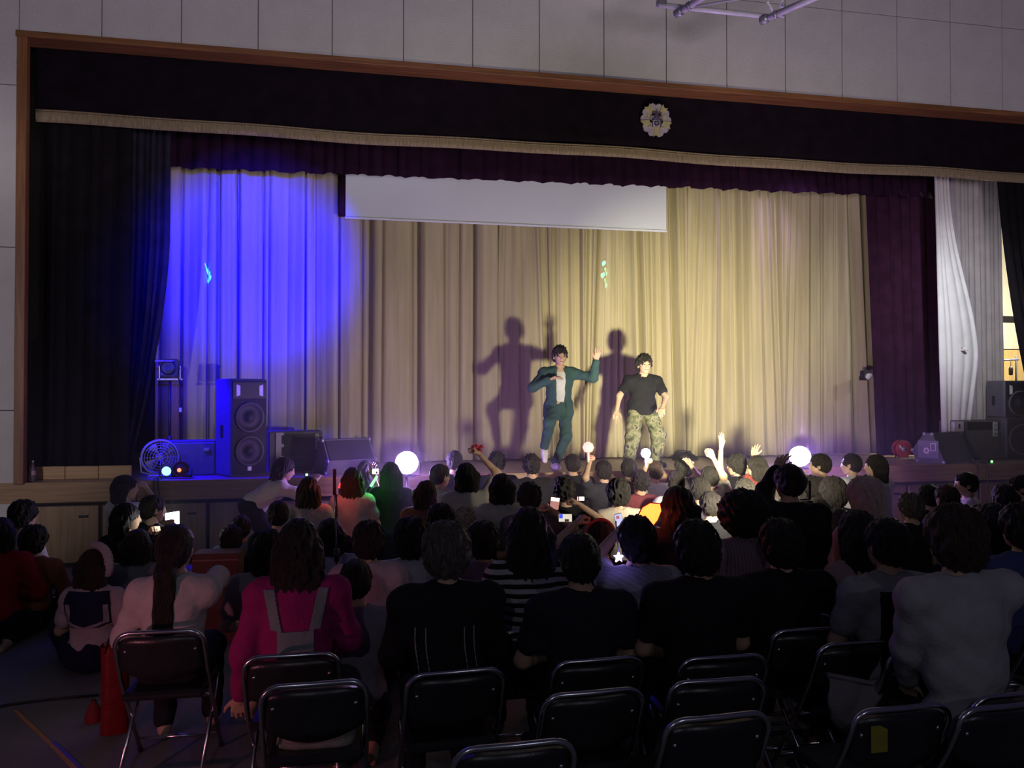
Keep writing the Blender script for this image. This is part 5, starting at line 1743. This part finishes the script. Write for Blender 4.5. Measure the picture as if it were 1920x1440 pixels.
def ball_light(c, col, strength, r, label, energy, lcol, name='light_ball', cat='light stick', shaft=True):
    t = empty(name, c, 0, label, cat)
    MB().lathe([(0.0, -r), (r * 0.7, -r * 0.7), (r, 0), (r * 0.75, r * 0.66), (r * 0.3, r * 0.95), (0, r)], 16).build('globe', glow(name + '_glow', col, strength), t)
    if shaft:
        MB().tube([(0, 0, -r * 0.9), (0.0, 0, -r - 0.10)], 0.014, 8).build('grip', M_SOLE, t)
        MB().lathe([(0.02, -r * 0.95), (0.02, -r * 0.8), (0.016, -r * 0.7)], 10).build('collar', M_GREYMETAL, t)
    light(name + '_lamp', 'POINT', Vector(c) + Vector((0, -r - 0.03, 0)), energy, lcol, shadow_soft_size=0.03)
    return t


ball_light(ats(1103, 839, 173), (1.0, 0.13, 0.11), 7, 0.062, 'glowing red light ball held above the crowd below the dancers', 2.0, (1, 0.1, 0.08))
ball_light(ats(1211, 850, 171), (0.75, 0.66, 1.0), 22, 0.055, 'glowing violet white light stick before the second dancer', 2.5, (0.55, 0.35, 1.0), 'light_stick')
pm = empty('pompom', ats(895, 840, 196), 0, 'pinkish red pompom in the raised hand of the jersey fan', 'pompom')
M_POM = mat('pink_red_foil', (0.75, 0.10, 0.13), 0.4, var=0.3, scale=60)
for k in range(46):
    rd = random.Random(k)
    d = Vector((rd.gauss(0, 1), rd.gauss(0, 0.7), rd.gauss(0, 1) + 0.15)).normalized()
    e = d * rd.uniform(0.05, 0.075)
    n = d.orthogonal().normalized() * 0.011
    solid(MB().add([n * 0.5, -n * 0.5, e * 0.6 - n, e + Vector((0, 0, -0.012)), e * 0.6 + n], [(0, 1, 2, 3, 4)]).build('strip', M_POM, pm), 0.002)
MB().tube([(0, 0, 0), (0.015, 0, -0.06)], 0.014, 8).build('handle', M_RED, pm)

# the big red fan shaped glow
gl = empty('glowing_fan', ats(1219, 966, 288), R(-8), 'glowing red orange fan held up beside the long haired silhouette', 'glowing fan')
poly = [(-0.082, -0.01), (-0.05, 0.05), (0.0, 0.078), (0.062, 0.072), (0.070, 0.03), (0.045, -0.03), (0.0, -0.085), (-0.035, -0.05)]
MB().prism(poly, -0.012, 0.012).build('panel', glow('red_orange_glow', (1.0, 0.13, 0.02), 6), gl)
MB().tube([Vector((x, 0, z)) for x, z in poly + poly[:1]], 0.007, 6).build('rim', mat('red_rim', (0.7, 0.03, 0.02), 0.4), gl)
MB().tube([(0.0, 0, -0.08), (0.01, 0, -0.22)], 0.010, 8).build('handle', M_BLACK, gl)
light('glowing_fan_lamp', 'POINT', ats(1219, 966, 288) + Vector((0, -0.06, 0.02)), 0.9, (1.0, 0.10, 0.04), shadow_soft_size=0.05)
# blue violet star
stt = empty('star_light', ats(1160, 1045, 340), 0, 'small blue violet star light hanging beside the grey striped shirt', 'star light')
sp_ = []
for k in range(10):
    a = PI / 2 + k * PI / 5
    r_ = 0.030 if k % 2 == 0 else 0.013
    sp_.append((r_ * math.cos(a), r_ * math.sin(a)))
MB().prism(sp_, -0.010, 0.010).build('star', glow('blue_violet_glow', (0.38, 0.30, 1.0), 7), stt)
MB().tube([(0, 0, 0.03), (-0.012, 0, 0.12), (-0.016, 0, 0.20)], 0.004, 6).build('cord', M_GREYMETAL, stt)
light('star_light_lamp', 'POINT', ats(1160, 1048, 352), 0.12, (0.3, 0.2, 1.0), shadow_soft_size=0.02)
# red stick on the right
a, b_ = ats(1499, 948, 220), ats(1514, 966, 222)
rs = empty('red_light_stick', a, 0, 'thin glowing red stick below the right lamp', 'light stick')
MB().tube([(0, 0, 0), b_ - a], 0.011, 8).build('tube', glow('red_stick_glow', (1.0, 0.03, 0.06), 5), rs)
MB().tube([b_ - a, (b_ - a) * 1.5 + Vector((0, 0, -0.12))], 0.013, 8).build('grip', M_BLACK, rs)


def phone(px, py, s, w, h_, col, strength, label, tilt=0.0, yaw=0.0, patches=(), name='phone', cat='phone', lamp=0.0, toward=True):
    c = ats(px, py, s)
    t = empty(name, c, R(yaw) - YAW, label, cat)
    t.rotation_euler = (R(-8), R(tilt), R(yaw) - YAW)
    MB().box((0, 0, 0), (w, 0.009, h_), 0.003).build('body', M_BLACK, t)
    sc_ = MB().box((0, -0.0055, 0), (w * 0.93, 0.002, h_ * 0.92)).build('screen', glow(name + '_screen', col, strength), t)
    for (x, z, ww, hh, cc, ss) in patches:
        MB().box((x * w, -0.0072, z * h_), (ww * w, 0.0015, hh * h_)).build('image_area', glow('screen_patch', cc, ss), sc_)
    if lamp:
        light(name + '_lamp', 'POINT', c + Vector((0, -0.08, 0.0)), lamp, col, shadow_soft_size=0.04)
    return t


phone(1060, 971, 262, 0.10, 0.058, (0.75, 0.70, 0.55), 1.1, 'phone held sideways filming the stage in blue and cream', patches=((-0.32, 0.2, 0.26, 0.5, (0.05, 0.08, 0.9), 1.2), (0.1, -0.30, 0.3, 0.3, (0.12, 0.08, 0.07), 0.4)))
phone(1161, 977, 305, 0.048, 0.095, (0.62, 0.60, 0.95), 1.1, 'upright phone with a lilac picture left of the red glow', tilt=-12, patches=((0, -0.3, 0.5, 0.25, (0.8, 0.8, 0.75), 1.6), (-0.1, 0.25, 0.4, 0.2, (0.6, 0.2, 0.25), 0.8)))
phone(1040, 944, 226, 0.078, 0.105, (0.78, 0.36, 0.30), 0.65, 'phone glowing pink and white behind the sideways phone', tilt=8, patches=((0, 0.32, 0.88, 0.26, (1.0, 0.95, 0.9), 3.5),))
phone(1089, 935, 208, 0.065, 0.036, (1.0, 0.85, 0.7), 2.6, 'small bright phone screen behind the black tee shirt', patches=((-0.3, 0, 0.2, 0.9, (0.3, 0.05, 0.05), 0.6),))
phone(704, 884, 175, 0.07, 0.06, (1.0, 0.9, 0.85), 4, 'bright phone before the face of the girl in the green vest', patches=((0.2, -0.2, 0.3, 0.4, (0.1, 0.05, 0.1), 0.4),))
phone(324, 972, 216, 0.17, 0.115, (1.0, 1.0, 0.92), 9, 'blazing white tablet held up by the person in the black jacket', tilt=-10, yaw=-22, name='tablet', cat='tablet', lamp=1.6)
light('tablet_spill', 'POINT', ats(322, 960, 200), 2.2, (1.0, 0.98, 0.85), shadow_soft_size=0.05)
phone(1823, 955, 230, 0.04, 0.05, (1.0, 0.85, 0.6), 0.8, 'small warm lit phone at the right among dark heads', lamp=0.3)
# green light near the girl in the vest
light('green_stick_lamp', 'POINT', ats(708, 903, 182), 1.6, (0.1, 1.0, 0.2), shadow_soft_size=0.02)
a, b_ = ats(695, 912, 178), ats(707, 893, 178)
gs = empty('green_light_stick', a, 0, 'glowing green stick held by the girl in the vest', 'light stick')
MB().tube([(0, 0, 0), b_ - a], 0.013, 8).build('tube', glow('green_glow', (0.15, 1.0, 0.2), 4), gs)
MB().tube([(a - b_) * 0.5, (0, 0, 0)], 0.015, 8).build('grip', M_BLACK, gs)
a = ats(637, 915, 178)
rg = empty('red_light_stick', a, 0, 'small red glowing stick right of the mic stand', 'light stick')
MB().tube([(0, 0, 0), ats(641, 905, 178) - a], 0.018, 8).build('tube', glow('red_glow', (1.0, 0.04, 0.03), 3), rg)
MB().tube([(0, 0, 0), (ats(637, 928, 178) - a)], 0.014, 8).build('grip', M_BLACK, rg)
light('red_stick_lamp', 'POINT', ats(632, 912, 190), 1.2, (1.0, 0.08, 0.05), shadow_soft_size=0.02)

# mic stand with red pole among the audience
mp = ats(631, 1090, 268)
mst = empty('red_mic_stand', (mp.x, mp.y, 0), 0, 'tall thin red and chrome stand rising between the audience at the left', 'stand')
zt = ats(626, 885, 268).z
zj = ats(629, 1045, 268).z
MB().tube([(0, 0, 0.03), (0, 0, zj)], 0.011, 8).build('lower_pole', M_RED, mst)
MB().tube([(0, 0, zj), (-0.015, 0, zt)], 0.007, 8).build('upper_pole', M_CHROME, mst)
MB().tube([(-0.002, 0, zj + 0.28), (-0.006, 0, zj + 0.44)], 0.009, 8).build('red_sleeve', M_RED, mst)
MB().tube([(0, 0, zj - 0.03), (0, 0, zj + 0.06)], 0.018, 8).build('clutch', M_BLACK, mst)
MB().tube([(-0.016, 0, zt - 0.16), (-0.015, 0, zt + 0.02)], 0.012, 8).build('head', M_RED, mst)
MB().lathe([(0, 0.04), (0.05, 0.035), (0.13, 0.012), (0.13, 0.0)], 18).build('base', M_BLACK, mst)

# canvas bag on the chair
cb = empty('canvas_bag', bag_chair.location + Vector((0, 0.02, 0.455)), 0, 'beige canvas bag slumped on the seat of a folding chair', 'bag')


def bagf(w, d, hh, sg):
    def fn(u, v):
        a = u * 2 * PI
        k = 1 - 0.12 * v + 0.05 * math.sin(3 * a + 5 * v) * v
        sx = math.copysign(abs(math.cos(a)) ** 0.5, math.cos(a))
        sy_ = math.copysign(abs(math.sin(a)) ** 0.5, math.sin(a))
        return (w * sx * k, d * sy_ * k * (1.0 - 0.35 * v) + 0.01 * math.sin(9 * v + 2 * a), hh * v + 0.012 * math.sin(2 * a + 1) * v)
    return fn


M_CANV = mat('beige_canvas', (0.30, 0.28, 0.25), 0.9, var=0.15, bump=0.3, bscale=90)
solid(MB().grid(bagf(0.165, 0.13, 0.20, 1), 40, 14).build('body', M_CANV, cb), 0.004)
MB().box((0, 0, 0.012), (0.30, 0.22, 0.02), 0.005).build('bottom', M_CANV, cb)
MB().lathe([(0.016, 0), (0.016, 0.004), (0.008, 0.005), (0.008, 0)], 14, xf((0.07, -0.118, 0.15), (PI / 2, 0, 0))).build('printed_mark', M_BLACK, cb)
cb2 = empty('canvas_pouch', bag_chair.location + Vector((0.0, -0.24, 0.0)), 0, 'beige canvas sack hanging below the seat behind the bag chair', 'bag')
solid(MB().grid(lambda u, v: bagf(0.155, 0.035, 0.40, 1)(u, 1 - v), 40, 14).build('body', M_CANV, cb2), 0.004)
MB().tube([(-0.16, -0.03, 0.40), (-0.05, -0.045, 0.375), (0.06, -0.045, 0.372), (0.17, -0.03, 0.40)], 0.006, 6).build('cord', M_BLACK, cb2)
# blanket over the chair
bl = empty('grey_blanket', blanket_chair.location + Vector((0.0, -0.235, 0.0)), 0, 'grey fleece blanket draped over a folding chair back at the right', 'blanket')
solid(MB().grid(lambda u, v: ((u - 0.5) * 0.40 + 0.012 * math.sin(8 * v), -0.040 - 0.022 * math.sin(PI * u) - 0.03 * math.sin(PI * v) + 0.010 * math.sin(u * 17 + v * 5), 0.66 - (0.20 + 0.05 * math.sin(u * 7)) * v - 0.05 * math.sin(PI * u)), 30, 12).build('cloth', cloth((0.20, 0.17, 0.19)), bl), 0.012)
MB().tube([(-0.20, -0.045, 0.655), (0, -0.085, 0.615), (0.20, -0.045, 0.655)], 0.012, 6).build('rolled_edge', cloth((0.20, 0.17, 0.19)), bl)
# yellow reflection on the glossy backrest, painted as a thin patch
ys = MB().box((-0.105, -0.231, 0.665), (0.07, 0.004, 0.10), 0.001).build('painted_reflection', mat('yellow_reflection', (0.30, 0.24, 0.03), 0.7), yellow_chair)
ys['label'] = 'painted yellow reflection'
# red bag left of the ponytail girl's chair
p = floor_pt(216, 1372)
rb = empty('red_bag', p, R(12), 'tall red vinyl bag standing on the floor beside the leftmost chair', 'bag')
M_RV = mat('red_vinyl', (0.20, 0.006, 0.010), 0.35, var=0.2, bump=0.15, bscale=30)
MB().grid(lambda u, v: (0.078 * math.copysign(abs(math.cos(u * 2 * PI)) ** 0.7, math.cos(u * 2 * PI)) * (1 - 0.06 * math.sin(v * PI)), 0.06 * math.copysign(abs(math.sin(u * 2 * PI)) ** 0.7, math.sin(u * 2 * PI)), 0.005 + 0.50 * v), 28, 12).build('body', M_RV, rb)
MB().lathe([(0.0, 0.0), (0.066, 0.0), (0.062, 0.012), (0.0, 0.018)], 20, xf((0, 0, 0.50))).build('top_flap', M_RV, rb)
MB().tube([(-0.05, -0.05, 0.47), (-0.03, -0.065, 0.56), (0.03, -0.065, 0.56), (0.05, -0.05, 0.47)], 0.006, 6).build('handle', M_BLACK, rb)
p = floor_pt(176, 1352)
rb2 = empty('red_pouch', p, 0, 'small dark red pouch lying against the tall red bag', 'bag')
MB().grid(lambda u, v: (0.05 * math.cos(u * 2 * PI) * math.sin(PI * (0.08 + 0.92 * v) * 0.55), 0.05 * math.sin(u * 2 * PI) * math.sin(PI * (0.08 + 0.92 * v) * 0.55), 0.12 * (1 - v) + 0.003), 16, 8).build('body', mat('dark_red_cloth', (0.22, 0.015, 0.02), 0.8), rb2)
MB().tube([(-0.015, 0, 0.115), (0, 0, 0.14), (0.015, 0, 0.115)], 0.004, 6).build('loop', M_BLACK, rb2)
# brown carton before the stage doors
ct = empty('brown_carton', ats(410, 1046, 235) * 1.0, R(-4), 'reddish brown carton held behind the ponytail girl', 'carton')
ct.location = (ct.location.x, ct.location.y, 0)
zc_ = ats(410, 1033, 235).z
MB().box((0, 0, zc_ / 2), (0.35, 0.22, zc_), 0.008).build('body', mat('brown_board', (0.16, 0.055, 0.045), 0.8), ct)
MB().box((0, -0.112, zc_ - 0.05), (0.35, 0.004, 0.012)).build('tape', mat('carton_tape', (0.25, 0.12, 0.09), 0.5), ct)
# jersey number
zt = jr['N'][2]
x0 = -0.13
digits = {'5': [(0, 4, 3, 5), (0, 2, 1, 4), (0, 2, 3, 3), (2, 0, 3, 3), (0, 0, 3, 1)], '3': [(0, 4, 3, 5), (2, 0, 3, 5), (0.6, 2, 3, 3), (0, 0, 3, 1)]}
for i, dg in enumerate('53'):
    back_patch(jr, 'number', np.linspace(x0 + i * 0.05 - 0.004, x0 + i * 0.05 + 0.045, 25), np.linspace(zt - 0.21, zt - 0.13, 30),
               lambda x, z: any(a <= (x - x0 - i * 0.05) / 0.0125 <= c_ and b <= (z - zt + 0.205) / 0.0145 <= d for a, b, c_, d in digits[dg]), cloth((0.02, 0.02, 0.04)), 0.006, 0.003)
# flood lamp body at the flood position, hidden among the audience
fl = par_can((FLOOD[0], FLOOD[1] - 0.12, FLOOD[2] - 0.16), (4.9, 1.9, 2.35), glow('flood_lens', (1, 0.93, 0.72), 20), 'black flood lamp on a stand among the audience, aimed at the stage', r=0.09, depth=0.14)
z = FLOOD[2] - 0.16
MB().tube([(0, 0, 0), (0, 0, -z + 0.02)], 0.016, 8).build('pole', M_BLACKMETAL, fl)
MB().lathe([(0, -z + 0.03), (0.05, -z + 0.03), (0.16, -z + 0.012), (0.16, -z)], 18).build('base', M_BLACKMETAL, fl)

# ================================================================ thin stage haze, thickest low over the stage edge
mh = bpy.data.materials.new('stage_haze')
mh.use_nodes = True
nh, lh = mh.node_tree.nodes, mh.node_tree.links
nh.clear()
oh = nh.new('ShaderNodeOutputMaterial')
vs_ = nh.new('ShaderNodeVolumeScatter')
vs_.inputs['Color'].default_value = (0.9, 0.9, 1.0, 1)
vs_.inputs['Anisotropy'].default_value = 0.2
tch = nh.new('ShaderNodeTexCoord')
sxh = nh.new('ShaderNodeSeparateXYZ')
mrh = nh.new('ShaderNodeMapRange')
mrh.inputs['From Min'].default_value = 1.0
mrh.inputs['From Max'].default_value = 0.1
mrh.inputs['To Min'].default_value = 0.0
mrh.inputs['To Max'].default_value = 1.0
pwh = nh.new('ShaderNodeMath')
pwh.operation = 'POWER'
pwh.inputs[1].default_value = 2.0
mlh = nh.new('ShaderNodeMath')
mlh.operation = 'MULTIPLY'
mlh.inputs[1].default_value = 0.040
lh.new(tch.outputs['Generated'], sxh.inputs[0])
lh.new(sxh.outputs['Z'], mrh.inputs['Value'])
lh.new(mrh.outputs[0], pwh.inputs[0])
lh.new(pwh.outputs[0], mlh.inputs[0])
lh.new(mlh.outputs[0], vs_.inputs['Density'])
lh.new(vs_.outputs[0], oh.inputs['Volume'])
hz_ = MB().box((3.4, -0.95, 2.1), (16.0, 1.84, 3.2)).build('stage_haze', mh)
tag(hz_, 'thin violet tinted haze hanging in front of the stage', 'haze', kind='stuff')
